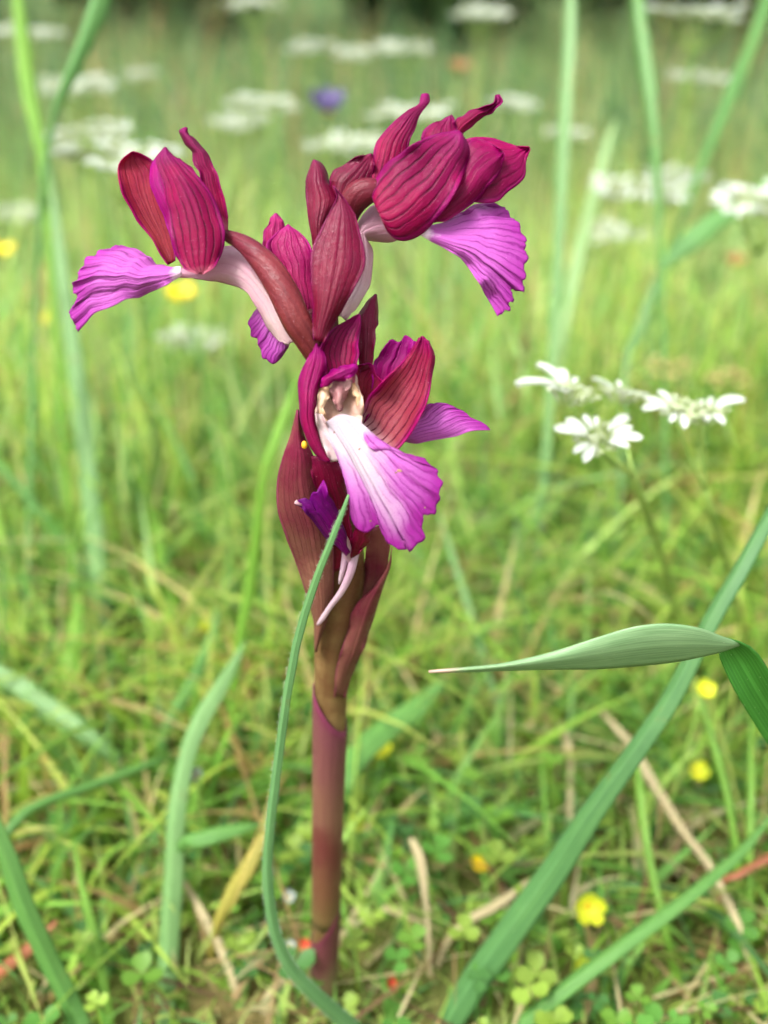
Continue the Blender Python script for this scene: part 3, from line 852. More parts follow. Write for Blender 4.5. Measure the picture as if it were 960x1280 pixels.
    blade('rusty_leaf', [(72, 1150, 206, 3), (30, 1190, 203, 20), (0, 1215, 202, 18), g(-30, 1265, 10)], rus, 'rusty orange leaf at the lower left edge', 'leaf')
    blade('grass_stalk', [(92, 1050, 210, 4), (102, 1110, 207, 11), (122, 1190, 202, 14), g(142, 1310, 12)], lime, 'narrow light green stalk near the lower left blade', 'grass blade', tall)
    blade('broad_leaf', [(100, 740, 276, 6), (92, 800, 270, 34), (82, 860, 265, 44), (70, 920, 262, 40), g(60, 1000, 28)], lime, 'wide lime green leaf low at the left', 'leaf', 'broad leaves low in the meadow')
    blade('grass_stalk', [(272, 760, 262, 4), (262, 800, 258, 16), (240, 850, 252, 22), (212, 900, 248, 20), (200, 940, 247, 14), g(195, 1010, 9)], mid, 'bent green blade crossing behind the thick blue blade', 'grass blade', tall)
    # behind, right of the stem
    blade('broad_leaf', [(556, 848, 250, 8), (520, 882, 244, 34), (480, 912, 238, 40), (448, 942, 232, 42), (425, 985, 226, 36), g(415, 1060, 24)], mid, 'broad bright green leaf emerging behind the stem', 'leaf', 'broad leaves low in the meadow', fold=.2)
    blade('grass_stalk', [(456, 840, 262, 4), (457, 910, 258, 12), (452, 980, 252, 14), g(448, 1050, 10)], blue, 'short bluish blade close to the right of the stem', 'grass blade', tall)
    blade('grass_stalk', [(548, 640, 300, 4), (566, 700, 290, 10), (588, 770, 280, 12), (612, 850, 270, 13), (635, 940, 260, 14), (650, 1000, 252, 12), g(662, 1070, 10)], blue, 'thin bluish blade slanting behind the tip of the curled leaf', 'grass blade', tall)
    blade('grass_stalk', [(713, -70, 330, 10), (711, 40, 326, 22), (704, 180, 322, 22), (696, 340, 320, 18), (688, 480, 318, 14), (680, 600, 318, 16), (672, 700, 318, 18), g(668, 830, 16)], blue, 'tall upright bluish blade right of the topmost flower', 'grass blade', tall, fold=.2)
    blade('grass_stalk', [(770, 150, 420, 4), (755, 190, 414, 18), (735, 270, 408, 20), (715, 350, 400, 22), (703, 420, 395, 16), (690, 520, 388, 10), g(680, 680, 8)], pale, 'whitish pale blade leaning beside the tall upright one', 'grass blade', tall)
    blade('grass_stalk', [(790, -60, 340, 16), (797, 20, 336, 24), (806, 90, 333, 26), (815, 160, 330, 20), (822, 260, 328, 12), (828, 420, 325, 9), g(835, 800, 8)], mid, 'soft green blade hanging in from the top edge at right', 'grass blade', tall)
    blade('grass_stalk', [(975, -60, 420, 16), (940, 50, 415, 22), (903, 140, 410, 20), (875, 210, 405, 14), (835, 320, 400, 9), (805, 410, 396, 8), (785, 480, 394, 7), g(765, 640, 6)], dark, 'dull green blade slanting down from the top right corner', 'grass blade', tall, fold=.4)
    blade('grass_stalk', [(1040, 150, 360, 14), (1000, 200, 356, 22), (950, 240, 352, 24), (905, 268, 350, 30), (868, 298, 350, 36), (838, 325, 352, 20), (822, 345, 354, 7), (812, 420, 356, 5), g(806, 720, 5)], dark, 'green blade bent below the white umbel at the right edge', 'grass blade', tall, fold=.15, roll=.2)
    blade('grass_stalk', [(822, 345, 330, 4), (812, 370, 330, 14), (795, 420, 330, 16), (780, 480, 330, 10), g(770, 800, 6)], blue, 'short dull blue blade above the nearest umbels', 'grass blade', tall)
    # long diagonal blade in front at right
    blade('long_leaf', [(1010, 560, 178, 16), (960, 648, 174, 24), (925, 712, 172, 27), (880, 790, 172, 29), (840, 870, 173, 31), (790, 945, 175, 33), (735, 1020, 179, 38), (690, 1090, 184, 44), (640, 1160, 189, 46), (590, 1230, 194, 45), g(545, 1300, 38)], blue2, 'long blue green blade crossing diagonally beneath the curled leaf', 'grass blade', None, fold=.3, n=40)
    blade('grass_stalk', [(975, 1005, 208, 3), (930, 1060, 203, 16), (860, 1120, 197, 22), (780, 1180, 193, 24), (700, 1240, 191, 25), (640, 1292, 191, 23), g(580, 1360, 18)], mid, 'green blade slanting across the bottom right corner', 'grass blade', tall)
    blade('dry_straw', [(752, 890, 242, 6), (785, 930, 236, 17), (812, 975, 230, 18), (850, 1035, 222, 15), (890, 1090, 215, 13), (925, 1165, 207, 12), g(955, 1255, 9)], straw, 'long bleached straw lying diagonally at lower right', 'straw', 'dry straws')
    blade('grass_stalk', [(796, 955, 225, 8), (800, 1000, 220, 15), (810, 1070, 214, 14), (828, 1150, 208, 14), g(848, 1230, 12)], lime, 'upright yellow green stalk right of the diagonal blade', 'grass blade', tall)
    blade('grass_stalk', [(870, 850, 230, 4), (888, 920, 225, 11), (905, 980, 221, 11), (918, 1050, 217, 11), g(932, 1190, 10)], lime, 'light green stalk under the curled leaf bend', 'grass blade', tall)
    blade('grass_stalk', [(938, 900, 225, 4), (938, 980, 222, 12), (936, 1070, 216, 12), g(936, 1200, 10)], lime, 'light green stalk closest to the right edge', 'grass blade', tall)
    blade('rusty_leaf', [(1000, 1050, 214, 10), (960, 1072, 214, 13), (925, 1092, 214, 13), (902, 1106, 215, 6), g(890, 1180, 4)], rus, 'reddish dry blade tip poking in from the right edge', 'leaf')
    blade('dry_straw', [(513, 1048, 216, 8), (524, 1075, 214, 17), (532, 1130, 210, 9), (536, 1180, 207, 8), g(538, 1240, 7)], straw, 'dry whitish seed stalk right of the orchid stem', 'straw', 'dry straws')
    blade('dry_straw', [(700, 905, 250, 6), (708, 930, 247, 18), (712, 960, 244, 12), (712, 1010, 238, 9), g(712, 1080, 8)], straw, 'dry pale sheath left of the diagonal blade', 'straw', 'dry straws')
    blade('grass_stalk', [(712, 950, 246, 8), (713, 990, 241, 15), (712, 1040, 236, 16), g(710, 1090, 12)], blue, 'bluish stalk under the pale sheath', 'grass blade', tall)
    blade('dry_straw', [(662, 1100, 212, 4), (620, 1130, 209, 15), (585, 1150, 207, 13), (560, 1175, 207, 10), g(540, 1225, 6)], straw, 'dry straw lying low between stem and diagonal blade', 'straw', 'dry straws')
    blade('dry_straw', [(585, 640, 330, 4), (618, 700, 322, 9), (640, 740, 314, 18), (650, 780, 304, 11), g(655, 850, 8)], straw, 'bleached straw behind the front lip, half way down', 'straw', 'dry straws')
    # random taller leaves filling the middle distance, each one its own
    # thin hairy blade in front of the stem
    hb = leaf_mat('hairy_blade', srgb(78, 122, 72), srgb(102, 146, 90), trans=0.25, nv=6)
    pts = [(437, 615, 128, 2), (428, 640, 128.5, 7.5), (412, 680, 130, 10.5), (392, 732, 133.5, 12.5), (374, 790, 137.5, 13.5), (360, 860, 142.5, 13.5), (350, 930, 148, 14), (340, 1010, 154, 15), (334, 1080, 160, 16), (340, 1150, 166, 18), (360, 1205, 171, 20), (395, 1245, 176, 23), (440, 1285, 183, 26), (500, 1345, 193, 24), g(540, 1400, 22)]
    root = blade('hairy_stalk', pts, hb, 'thin hairy green blade curving in front of the orchid stem', 'grass blade', None, fold=.32, n=70)
    # fringe of fine hairs
    p = spline(np.array(pts), 400)
    vs, fs = [], []
    for i in range(6, 330):
        x, y, d, wd = p[i]
        for sgn in (-1, 1):
            if random.random() < .35: continue
            tx, ty = p[i + 1][:2] - p[i - 1][:2]; L = math.hypot(tx, ty); nx, ny = -ty / L * sgn, tx / L * sgn
            ln = random.uniform(1.2, 3.2)
            a = P(x + nx * wd * .37, y + ny * wd * .37, d); b = P(x + nx * (wd * .4 + ln) - tx / L * ln * .4, y + ny * (wd * .4 + ln) - ty / L * ln * .4, d - random.uniform(-.3, .3))
            e = P(x + nx * wd * .37 + tx / L * .6, y + ny * wd * .37 + ty / L * .6, d)
            k = len(vs); vs += [tuple(a), tuple(e), tuple(b)]; fs.append((k, k + 1, k + 2))
    me = bpy.data.meshes.new('hairs'); me.from_pydata(vs, [], fs)
    tag(link('hairs', me, plain_mat('hair', srgb(205, 222, 196), srgb(190, 210, 180), 500, .5, .4), root), kind='stuff')
    # curled leaf at right: pale underside, tip to the left, folding over to a bright face
    under = leaf_mat('leaf_underside', srgb(102, 138, 92), srgb(126, 158, 112), tip=srgb(205, 170, 158), trans=0.22, nv=17, streak=.3)
    face = leaf_mat('leaf_face', srgb(42, 100, 30), srgb(58, 120, 38), trans=0.35, nv=12)
    foot = P(1075, 1330, ground_depth(1330)); foot[2] = 0
    root = tag(empty('curled_leaf', foot), 'broad curled grass leaf pointing left with its pale underside up', 'leaf')
    def coons_px(Lc, Rc, n, m, bul, dep):
        A, B = spline(Lc, n), spline(Rc, n); V = np.zeros((n, m, 3))
        for i in range(n):
            for j in range(m):
                v = j / (m - 1); q = A[i] * (1 - v) + B[i] * v
                V[i, j] = P(q[0], q[1], q[2] - bul * math.sin(math.pi * v) * math.sin(math.pi * i / (n - 1)) ** .6)
        return V
    top = [(930, 806, 140), (905, 796, 138), (870, 784, 136), (830, 779.5, 136), (790, 784, 136.5), (745, 797, 138), (690, 815, 140), (630, 829, 142), (580, 834.5, 143.5), (536, 838.5, 145)]
    bot = [(926, 806, 140), (900, 815, 140), (862, 824, 141), (830, 829, 142), (790, 833, 142.5), (745, 836, 143), (690, 836.5, 143), (630, 838, 144), (580, 840, 144.5), (536, 840.5, 145)]
    link('leaf_underside', grid_mesh('leaf_underside', coons_px(top, bot, 44, 13, 1.6, 0)), under, root, None, .0002)
    a = [(905, 797, 139.5), (897, 812, 142.0), (906, 838, 143), (922, 870, 144), (948, 912, 147), (980, 965, 151), (1030, 1080, 162), (1060, 1200, 176), (1072, 1330, 193)]
    b = [(910, 798, 139), (932, 805, 138.8), (948, 818, 139.5), (968, 850, 141), (995, 895, 144), (1025, 955, 148), (1062, 1075, 160), (1080, 1200, 175), (1080, 1330, 193)]
    link('leaf_face', grid_mesh('leaf_face', coons_px(a, b, 40, 11, -2.5, 0)), face, root, None, .0002)
build_blades()

def build_tall_extras():
    """leafy blades of the middle distance, each its own thing, standing in loose tufts"""
    mats = [leaf_mat('tuft_blade', srgb(126, 172, 62), srgb(148, 186, 82), trans=0.4), leaf_mat('tuft_blade_cool', srgb(104, 154, 84), srgb(128, 170, 104), trans=0.35)]
    spots = [(30, 640, 'at the left edge below the pale umbel'), (60, 720, 'left of the long blue green blade'), (270, 640, 'midway between the bright blade and the kinked blade'), (610, 620, 'right of the front lip'), (640, 760, 'above the tip of the curled leaf'), (760, 700, 'below the nearest white umbels'), (930, 600, 'by the right edge above the diagonal blade')]
    for k, (px, py, where) in enumerate(spots):
        d = ground_depth(py + 60)
        c = P(px, py + 60, d)
        root = empty('grass_tuft', (c[0], c[1], 0))
        tag(root, 'loose tuft of light green grass ' + where, 'grass tuft', 'grass tufts behind the orchid')
        for q in range(9):
            a = random.random() * 6.283; ln = random.uniform(.03, .06); out = random.uniform(.1, .7) * ln
            V = np.zeros((9, 3, 3)); wd = random.uniform(.0016, .003)
            s = np.array([math.sin(a + 1), math.cos(a + 1), 0])
            for i, t in enumerate(np.linspace(0, 1, 9)):
                cc = np.array([c[0] + math.cos(a) * out * t ** 1.8, c[1] + math.sin(a) * out * t ** 1.8, ln * (t - .25 * t ** 3) - .001])
                for j, e in enumerate((-1, 0, 1)):
                    V[i, j] = cc + s * e * wd / 2 * (1 - t ** 2.2) + np.array([math.cos(a), math.sin(a), 0]) * (-.0005 if e == 0 else 0)
            link('blade', grid_mesh('blade', V), mats[q % 2], root)
build_tall_extras()

# ------------------------------------------------------------------ the orchid
def dep(y):
    """depth (mm) of the orchid's axis at image row y: upright stem, head leaning back a little"""
    a = math.atan((y - 640) / F)
    v = 126 * math.cos(a) / math.cos(PITCH + a)
    if y < 700:
        k = (700 - y) / 550
        v += 14.5 * k ** 1.35 - 5.5 * math.sin(min(1, max(0, k * 1.4)) * math.pi) ** 1
    return v

def build_orchid():
    CR = srgb(150, 22, 66)      # crimson
    foot = P(404, 1268, ground_depth(1268)); foot[2] = 0
    O = empty('butterfly_orchid', foot)
    tag(O, 'upright purple and crimson orchid with veined hoods and fan lips', 'orchid')

    sep = petal_mat('sepal', srgb(160, 40, 80), srgb(140, 18, 84), srgb(160, 30, 116), srgb(78, 4, 38), 7, base=srgb(216, 130, 150), base_len=0.13)
    sep_brown = petal_mat('sepal_inside', srgb(152, 62, 66), srgb(150, 34, 72), srgb(164, 26, 112), srgb(92, 14, 36), 6, veinw=.16)
    sep_face = petal_mat('sepal_facing', srgb(164, 84, 88), srgb(150, 40, 70), srgb(172, 34, 116), srgb(92, 14, 36), 8, base=srgb(240, 208, 212), base_len=0.30, veinw=.17)
    pet = petal_mat('petal_crimson', srgb(146, 10, 74), srgb(152, 12, 88), srgb(158, 20, 110), srgb(92, 4, 44), 6, veinamt=.55, rough=.38)
    pet_p = petal_mat('petal_magenta', srgb(168, 32, 110), srgb(166, 30, 124), srgb(178, 44, 150), srgb(116, 10, 76), 6, veinamt=.6, val=.85)
    pet_w = petal_mat('petal_withered', srgb(150, 34, 130), srgb(120, 20, 120), srgb(100, 16, 110), srgb(80, 8, 80), 6, veinamt=.6)
    pet_e = petal_mat('petal_rim', srgb(150, 24, 76), srgb(170, 30, 110), srgb(170, 36, 130), srgb(104, 8, 56), 5, veinamt=.6, val=.8)
    bract = petal_mat('bract', srgb(118, 30, 50), srgb(130, 18, 64), srgb(140, 34, 92), srgb(70, 6, 30), 7, veinamt=.55, veinw=.12, rough=.42, trans=.2, edgew=.08, val=.60)
    bract_g = petal_mat('bract_grey', srgb(142, 98, 82), srgb(130, 42, 68), srgb(148, 58, 96), srgb(84, 24, 36), 9, veinamt=.5, veinw=.14, rough=.45, trans=.18, edgew=.06, val=.62)
    bract_d = petal_mat('bract_dark', srgb(96, 14, 34), srgb(110, 12, 46), srgb(120, 18, 62), srgb(58, 4, 20), 6, veinamt=.5, trans=.15)
    ovary = petal_mat('ovary', srgb(124, 56, 56), srgb(122, 46, 62), srgb(120, 44, 62), srgb(78, 24, 34), 8, veinamt=.5, veinw=.22, trans=.12, edgeamt=.0, rough=.4, val=.62)
    pinks = petal_mat('spur_pink', srgb(232, 176, 200), srgb(240, 212, 210), srgb(224, 150, 186), srgb(210, 140, 172), 5, veinamt=.3, trans=.4, edgeamt=.2, rough=.4, val=.72)
    whites = petal_mat('spur_white', srgb(212, 174, 194), srgb(226, 202, 208), srgb(214, 170, 194), srgb(190, 140, 170), 5, veinamt=.45, trans=.35, edgeamt=.15, rough=.4, val=.78)
    pinkp = petal_mat('petal_pink', srgb(186, 62, 108), srgb(178, 48, 112), srgb(186, 60, 140), srgb(120, 16, 62), 6, veinamt=.6, trans=.35, val=.72)
    lipA = lip_mat('lip_side', srgb(192, 96, 186), srgb(168, 50, 158), srgb(134, 30, 126), srgb(250, 228, 246), wl=.12, ww=.5)
    lipE = lip_mat('lip_front', srgb(186, 98, 180), srgb(158, 36, 146), srgb(138, 34, 128), srgb(196, 182, 190), wl=.78, wv=.36, ww=.44, nv=10)
    stem_m = petal_mat('stem', srgb(134, 112, 74), srgb(104, 54, 46), srgb(120, 60, 50), srgb(96, 52, 34), 5, veinamt=.35, trans=.08, edgeamt=0.0, rough=.4, val=.62)
    def sleeve_mat(name, stops, rim):
        m = N(name); u, v = m.uv()
        n1 = m.noise(150, 4); n2 = m.noise(900, 3)
        st = m.n('CombineXYZ'); m.l(m.math('MULTIPLY', u, 2.0), st.inputs[0]); m.l(m.math('MULTIPLY', v, 40.0), st.inputs[1])
        n3 = m.noise(1.5, 3, st.outputs[0])
        r = m.n('ValToRGB'); r.color_ramp.interpolation = 'EASE'
        el = r.color_ramp.elements
        while len(el) < len(stops): el.new(.5)
        for e, (p_, c_) in zip(el, stops): e.position = p_; e.color = c_
        m.l(m.math('ADD', u, m.math('MULTIPLY', m.math('SUBTRACT', n1, .5), .28)), r.inputs[0])
        c = m.mix(m.ramp(n3, .35, .7, 0, .4), r.outputs[0], srgb(120, 52, 62))
        c = m.mix(m.ramp(n3, .3, .2, 0, .35), c, srgb(176, 140, 104))
        c = m.mix(m.ramp(u, .93, .985, 0, .8), c, rim)
        c = m.mix(m.ramp(n2, .66, .74, 0, .3), c, srgb(190, 150, 130))
        g_ = m.n('HueSaturation'); m.l(c, g_.inputs['Color']); g_.inputs['Value'].default_value = .56; g_.inputs['Saturation'].default_value = .95; c = g_.outputs[0]
        return m.finish(c, rough=.42, trans=0, bump=m.math('ADD', n3, m.math('MULTIPLY', n2, .4)), bstr=.7, bdist=.0003, spec=.3)
    sheath_m = sleeve_mat('sheath', [(0, srgb(128, 108, 54)), (.18, srgb(128, 84, 52)), (.36, srgb(118, 52, 46)), (.58, srgb(146, 98, 76)), (.78, srgb(138, 80, 78)), (1, srgb(136, 66, 84))], srgb(132, 40, 82))
    sheath_l = sleeve_mat('sheath_lower', [(0, srgb(140, 150, 84)), (.4, srgb(142, 122, 84)), (.7, srgb(124, 66, 68)), (1, srgb(116, 48, 64))], srgb(116, 34, 66))
    throat = plain_mat('throat', srgb(208, 182, 166), srgb(186, 142, 122), 500, .4, .3)
    ochre = plain_mat('throat_wall', srgb(188, 140, 96), srgb(212, 182, 152), 500, .4, .2)
    colm = plain_mat('column', srgb(172, 126, 124), srgb(136, 84, 88), 600, .45, .2, .6)
    darkm = plain_mat('rostellum', srgb(62, 24, 30), srgb(84, 34, 40), 1200, .4)
    creamm = plain_mat('cream', srgb(206, 190, 188), srgb(194, 158, 162), 900, .4, .35)
    pollen = plain_mat('pollen', srgb(236, 178, 40), srgb(220, 150, 30), 1500, .6)

    def surf(name, parent, mat, L, R, M=None, B=None, dz=0.0, bulge=1.5, nu=30, nv=21, ruff=0.0, nr=7, roll=0.0, thick=.00013, z0=None, bpow=.6, lump=0.14, quilt=.03, nq=7, jit=1.3, curl=.9, crease=.16, ridge=None, teeth=0.0):
        """Coons patch between the edges L and R (base -> tip) and margin M (L tip -> R tip); points (px, py[, mm towards viewer])"""
        f3 = lambda c: np.array([(q[0], q[1], q[2] if len(q) > 2 else 0.0) for q in c], float)
        L, R = f3(L), f3(R)
        Bc = f3(B) if B is not None else np.array([L[0], R[0]])
        Mc = f3(M) if M is not None else np.array([L[-1], R[-1]])
        l, r = spline(L, nu), spline(R, nu)
        b, m = spline(Bc, nv), spline(Mc, nv)
        for e, sg in ((l, 1), (r, 1)):
            env = np.sin(np.linspace(0, math.pi, nu)) ** .5
            e[:, 0] += smoothnoise(nu, jit, 11) * env; e[:, 1] += smoothnoise(nu, jit, 11) * env
        yref = np.mean([l[:, 1].mean(), r[:, 1].mean()]) if z0 in (None, 'stem') else z0
        V = np.zeros((nu, nv, 3))
        ph = random.random() * 6
        ln = smoothnoise(nv, 1.0, 6); un = smoothnoise(nu, 1.0, 5); un2 = smoothnoise(nu, 1.0, 7)
        if teeth:
            tn = rng.normal(0, teeth, (nv, 2)); tn[0] = tn[-1] = 0; m[:, :2] += tn
        for i in range(nu):
            u = i / (nu - 1)
            for j in range(nv):
                v = j / (nv - 1)
                q = (1 - v) * l[i] + v * r[i] + (1 - u) * b[j] + u * m[j] - ((1 - u) * (1 - v) * l[0] + (1 - u) * v * r[0] + u * (1 - v) * l[-1] + u * v * r[-1])
                z = q[2] + dz + bulge * 4 * v * (1 - v) * max(0, math.sin(math.pi * (0.06 + .9 * u))) ** bpow
                z += ruff * (math.sin(2 * math.pi * nr * v + ph + 2.4 * math.sin(7 * v + ph)) + .7 * math.sin(2 * math.pi * nr * 1.73 * v + 2 * ph + 3 * u)) * u ** 2.4 * (.6 + .5 * math.sin(9 * v + 2 * ph))
                z += curl * un2[i] * (2 * v - 1) ** 4 - crease * math.exp(-((v - .5) / .05) ** 2) * math.sin(math.pi * u)
                if ridge: z -= ridge[1] * math.sqrt((v - ridge[0]) ** 2 + .0012) * u ** .8 * 2
                z += lump * (ln[j] * u + un[i] * .7) * math.sin(math.pi * u)
                z += roll * (2 * v - 1) * u
                z += quilt * math.cos(2 * math.pi * nq * v) * math.sin(math.pi * min(1, u * 1.05)) ** .5
                V[i, j] = P(q[0], q[1], dep(q[1] if z0 == 'stem' else yref) - z)
        last['V'] = V
        return link(name, grid_mesh(name, V), mat, O, parent, thick)
    last = {}

    def tube(name, parent, mat, pts, dz=0.0, ns=14, n=26, squash=.85, twist=0.0):
        """pts: (px, py, width px, mm towards viewer)"""
        p = spline(np.array([(q[0], q[1], q[2], q[3] if len(q) > 3 else 0) for q in pts], float), n)
        C, R = [], []
        for x, y, wd, z in p:
            d = dep(y) - z - dz
            C.append(P(x, y, d)); R.append(max(wd, .6) / 2 * d / F / 1000)
        return link(name, tube_mesh(name, np.array(C), np.array(R), ns, squash, twist=twist), mat, O, parent)

    # ---- stem and sheaths
    stem = tube('stem', O, stem_m, [(404, 1275, 30), (405, 1220, 31), (407, 1150, 33), (409, 1060, 35), (411, 960, 38), (413, 880, 41), (415, 830, 45), (419, 780, 54), (423, 735, 64), (425, 700, 62), (424, 620, 46), (420, 540, 36), (414, 470, 28), (412, 400, 22), (416, 330, 16)], ns=20, n=60)
    def sheath(mat, rows, x0, x1, topl, topr, grow):
        """a sleeve round the stem whose rim slants from topl (left) to topr (right)"""
        nu, nv = 26, 33
        V = np.zeros((nu, nv, 3))
        for j in range(nv):
            a = 2 * math.pi * j / (nv - 1) + math.pi
            s = math.sin(a)                       # -1 left .. 1 right
            ytop = topl + (topr - topl) * (s * .5 + .5) + 6 * math.cos(a)
            for i in range(nu):
                u = i / (nu - 1)
                y = rows + (ytop - rows) * u
                d0 = dep(y); cx = np.interp(y, [820, 880, 960, 1060, 1150, 1220, 1275], [416, 413, 411, 409, 407, 405, 404])
                wd = np.interp(y, [820, 880, 960, 1060, 1150, 1220, 1275], [45, 41, 38, 35, 33, 31, 30]) + grow * (0.6 + .4 * u)
                r = wd / 2 * d0 / F / 1000
                c = P(cx, y, d0)
                V[i, j] = c + RIGHT * s * r + np.array([0, -1, 0]) * math.cos(a) * r
        return link('sheath', grid_mesh('sheath', V), mat, O, stem, .00018)
    sheath(sheath_m, 1150, 0, 0, 858, 908, 3.0)
    sheath(sheath_l, 1276, 0, 0, 1172, 1126, 3.2)

    zA = lambda zx, zy, z=0: (70 + .3542 * zx, 140 + .3542 * zy, z)
    zB = lambda zx, zy, z=0: (360 + zx / 3, 100 + zy / 3, z)
    zE = lambda zx, zy, z=0: (330 + .3125 * zx, 360 + .3125 * zy, z)
    zG = lambda zx, zy, z=0: (330 + .2604 * zx, 560 + .2604 * zy, z)
    def c_(f, *pts): return [f(*q) for q in pts]

    # ---- flower at the left
    fa = tube('flower', O, ovary, [(404, 472, 12), (394, 444, 27, 2), (382, 420, 34, 3), (371, 402, 37, 3.6), (355, 367, 38, 4), (337, 337, 35, 4), (315, 313, 27, 4), (298, 301, 20, 3), (282, 294, 14, 2)], ns=18, n=34, twist=2.0)
    fa['label'] = 'left flower of the orchid, side on'
    surf('spur', fa, pinks, c_(zA, (430, 552), (510, 552), (600, 470), (700, 535), (770, 620), (812, 705), (838, 785), (832, 812)), c_(zA, (430, 580), (500, 590), (600, 606), (662, 626), (710, 684), (754, 758), (794, 810), (822, 820)), dz=-.6, bulge=1.4, thick=.0004, z0='stem', quilt=0)
    surf('sepal', fa, sep_brown, c_(zA, (395, 540), (355, 480), (330, 440), (280, 370), (235, 285), (219, 205), (235, 165), (268, 140)), c_(zA, (420, 525), (415, 480), (390, 380), (375, 300), (372, 230), (360, 185), (310, 152), (272, 139)), dz=.5, bulge=-1.2, z0=270)
    surf('petal', fa, pet_p, c_(zA, (430, 520), (395, 430), (360, 330), (330, 250), (332, 200), (345, 172), (362, 150)), c_(zA, (460, 500), (470, 400), (440, 300), (420, 240), (400, 190), (390, 165), (370, 148)), dz=1.8, bulge=1.2, z0=270)
    surf('sepal', fa, sep, c_(zA, (575, 380), (530, 330), (510, 240), (480, 155), (455, 105), (434, 68), (456, 54)), c_(zA, (603, 430), (606, 380), (597, 320), (575, 232), (540, 152), (495, 97), (470, 80), (464, 55)), dz=1.0, bulge=1.0, z0=270)
    surf('sepal', fa, sep, c_(zA, (500, 572), (450, 548), (415, 475), (398, 390), (382, 290), (362, 215), (352, 170), (382, 125)), c_(zA, (520, 572), (560, 548), (592, 490), (603, 435), (588, 375), (548, 290), (500, 228), (440, 172), (408, 150), (388, 124)), dz=3.6, bulge=1.8, nv=27, z0=270, lump=.3)
    surf('petal', fa, pet, c_(zA, (520, 480), (470, 330), (430, 220), (415, 160)), c_(zA, (570, 400), (545, 300), (500, 220), (440, 165)), dz=1.2, bulge=1.0, z0=270)
    surf('lip', fa, lipA, c_(zA, (445, 574, 0), (380, 618, .5), (300, 646, 1), (200, 680, 1.5), (135, 712, 1.5), (78, 776, 1)), c_(zA, (440, 545), (385, 548, -.5), (350, 532, -1), (315, 502, -2), (235, 473, -3)), M=c_(zA, (78, 776, 1), (62, 742, .8), (49, 706, .5), (76, 656, .4), (64, 640, .2), (57, 606, 0), (76, 590, 0), (80, 560, -.3), (98, 545, -.4), (104, 516, -.6), (135, 508, -1), (152, 488, -1.4), (185, 486, -1.8), (205, 473, -2.4), (235, 473, -3)), dz=3.2, bulge=.6, nu=48, nv=67, ruff=.3, nr=7, z0=320, ridge=(.5, 2.2), teeth=.7, crease=0)

    # ---- flower at the top right
    fb = tube('flower', O, ovary, [(422, 330, 16), (428, 290, 26, .5), (436, 260, 34, 1), (450, 243, 36, 2), (466, 238, 30, 2.5), (478, 240, 22, 2)], ns=16, n=24, twist=1.5)
    fb['label'] = 'topmost flower of the orchid, side on'
    surf('spur', fb, pinks, c_(zB, (420, 480), (345, 468), (290, 500), (262, 540), (255, 590), (272, 640), (262, 720), (230, 800), (196, 885)), c_(zB, (440, 560), (395, 602), (330, 598), (295, 600), (312, 640), (314, 700), (300, 770), (262, 840), (215, 900)), dz=-.4, bulge=1.4, thick=.0004, z0='stem', quilt=0)
    surf('sepal', fb, pet, c_(zB, (620, 300), (640, 240), (690, 214), (760, 220), (840, 246), (905, 250)), c_(zB, (640, 440), (700, 458), (765, 456), (832, 414), (884, 366), (893, 312), (909, 258)), dz=-.5, bulge=1.2, z0=215, ruff=.2, nr=2)
    surf('sepal', fb, sep, c_(zB, (590, 260), (608, 200), (632, 150), (700, 106), (765, 86), (778, 56)), c_(zB, (620, 280), (640, 230), (668, 192), (722, 152), (776, 107), (804, 84), (792, 54)), dz=-.8, bulge=.8, z0=190)
    surf('petal', fb, pet, c_(zB, (520, 280), (498, 214), (528, 172), (572, 152), (590, 142)), c_(zB, (650, 280), (660, 210), (636, 180), (625, 150), (612, 130)), M=c_(zB, (590, 142), (600, 138), (612, 130)), dz=.2, bulge=.8, z0=200, ruff=.2, nr=2)
    surf('sepal', fb, sep, c_(zB, (330, 410), (302, 356), (320, 264), (368, 184), (438, 122), (486, 92), (500, 56), (516, 50)), c_(zB, (400, 400), (440, 300), (462, 220), (482, 165), (503, 112), (529, 78), (527, 52)), dz=.8, bulge=1.0, z0=220)
    surf('petal', fb, pet, c_(zB, (540, 500), (600, 380), (650, 280), (690, 222), (750, 232), (800, 262)), c_(zB, (545, 535), (600, 522), (680, 470), (740, 410), (785, 360), (806, 310), (812, 275)), dz=1.4, bulge=1.6, z0=225, ruff=.2, nr=2)
    surf('sepal', fb, sep, c_(zB, (335, 480), (318, 440), (324, 380), (366, 322), (448, 252), (518, 216), (575, 200), (630, 188)), c_(zB, (345, 505), (378, 575), (430, 602), (515, 568), (598, 474), (648, 372), (680, 300), (680, 256), (655, 205)), M=c_(zB, (630, 188), (644, 192), (655, 205)), dz=3.4, bulge=1.8, nv=27, z0=230, lump=.35)
    surf('lip', fb, lipA, c_(zB, (495, 582), (580, 626, .6), (650, 670, 1), (708, 738, 1.2), (750, 820, 1.2), (786, 886, 1)), c_(zB, (500, 560), (600, 525, -.6), (690, 470, -1.2), (770, 460, -2)), M=c_(zB, (786, 886, 1), (812, 868, .8), (834, 862, .8), (826, 838, .6), (848, 826, .4), (838, 786, .2), (884, 792, 0), (880, 760, 0), (893, 735, -.2), (884, 700, -.3), (903, 672, -.5), (888, 640, -.6), (894, 596, -.8), (872, 574, -1), (868, 535, -1.2), (838, 516, -1.4), (822, 490, -1.6), (770, 460, -2)), dz=2.2, bulge=.6, nu=48, nv=67, ruff=.3, nr=7, z0=280, ridge=(.42, 2.2), teeth=.7, crease=0)

    # ---- flower at the back left (pink sepals and a lip peeping out)
    fd = tube('flower', O, ovary, [(406, 450, 12, -3), (398, 420, 22, -3), (386, 390, 24, -3)], n=12)
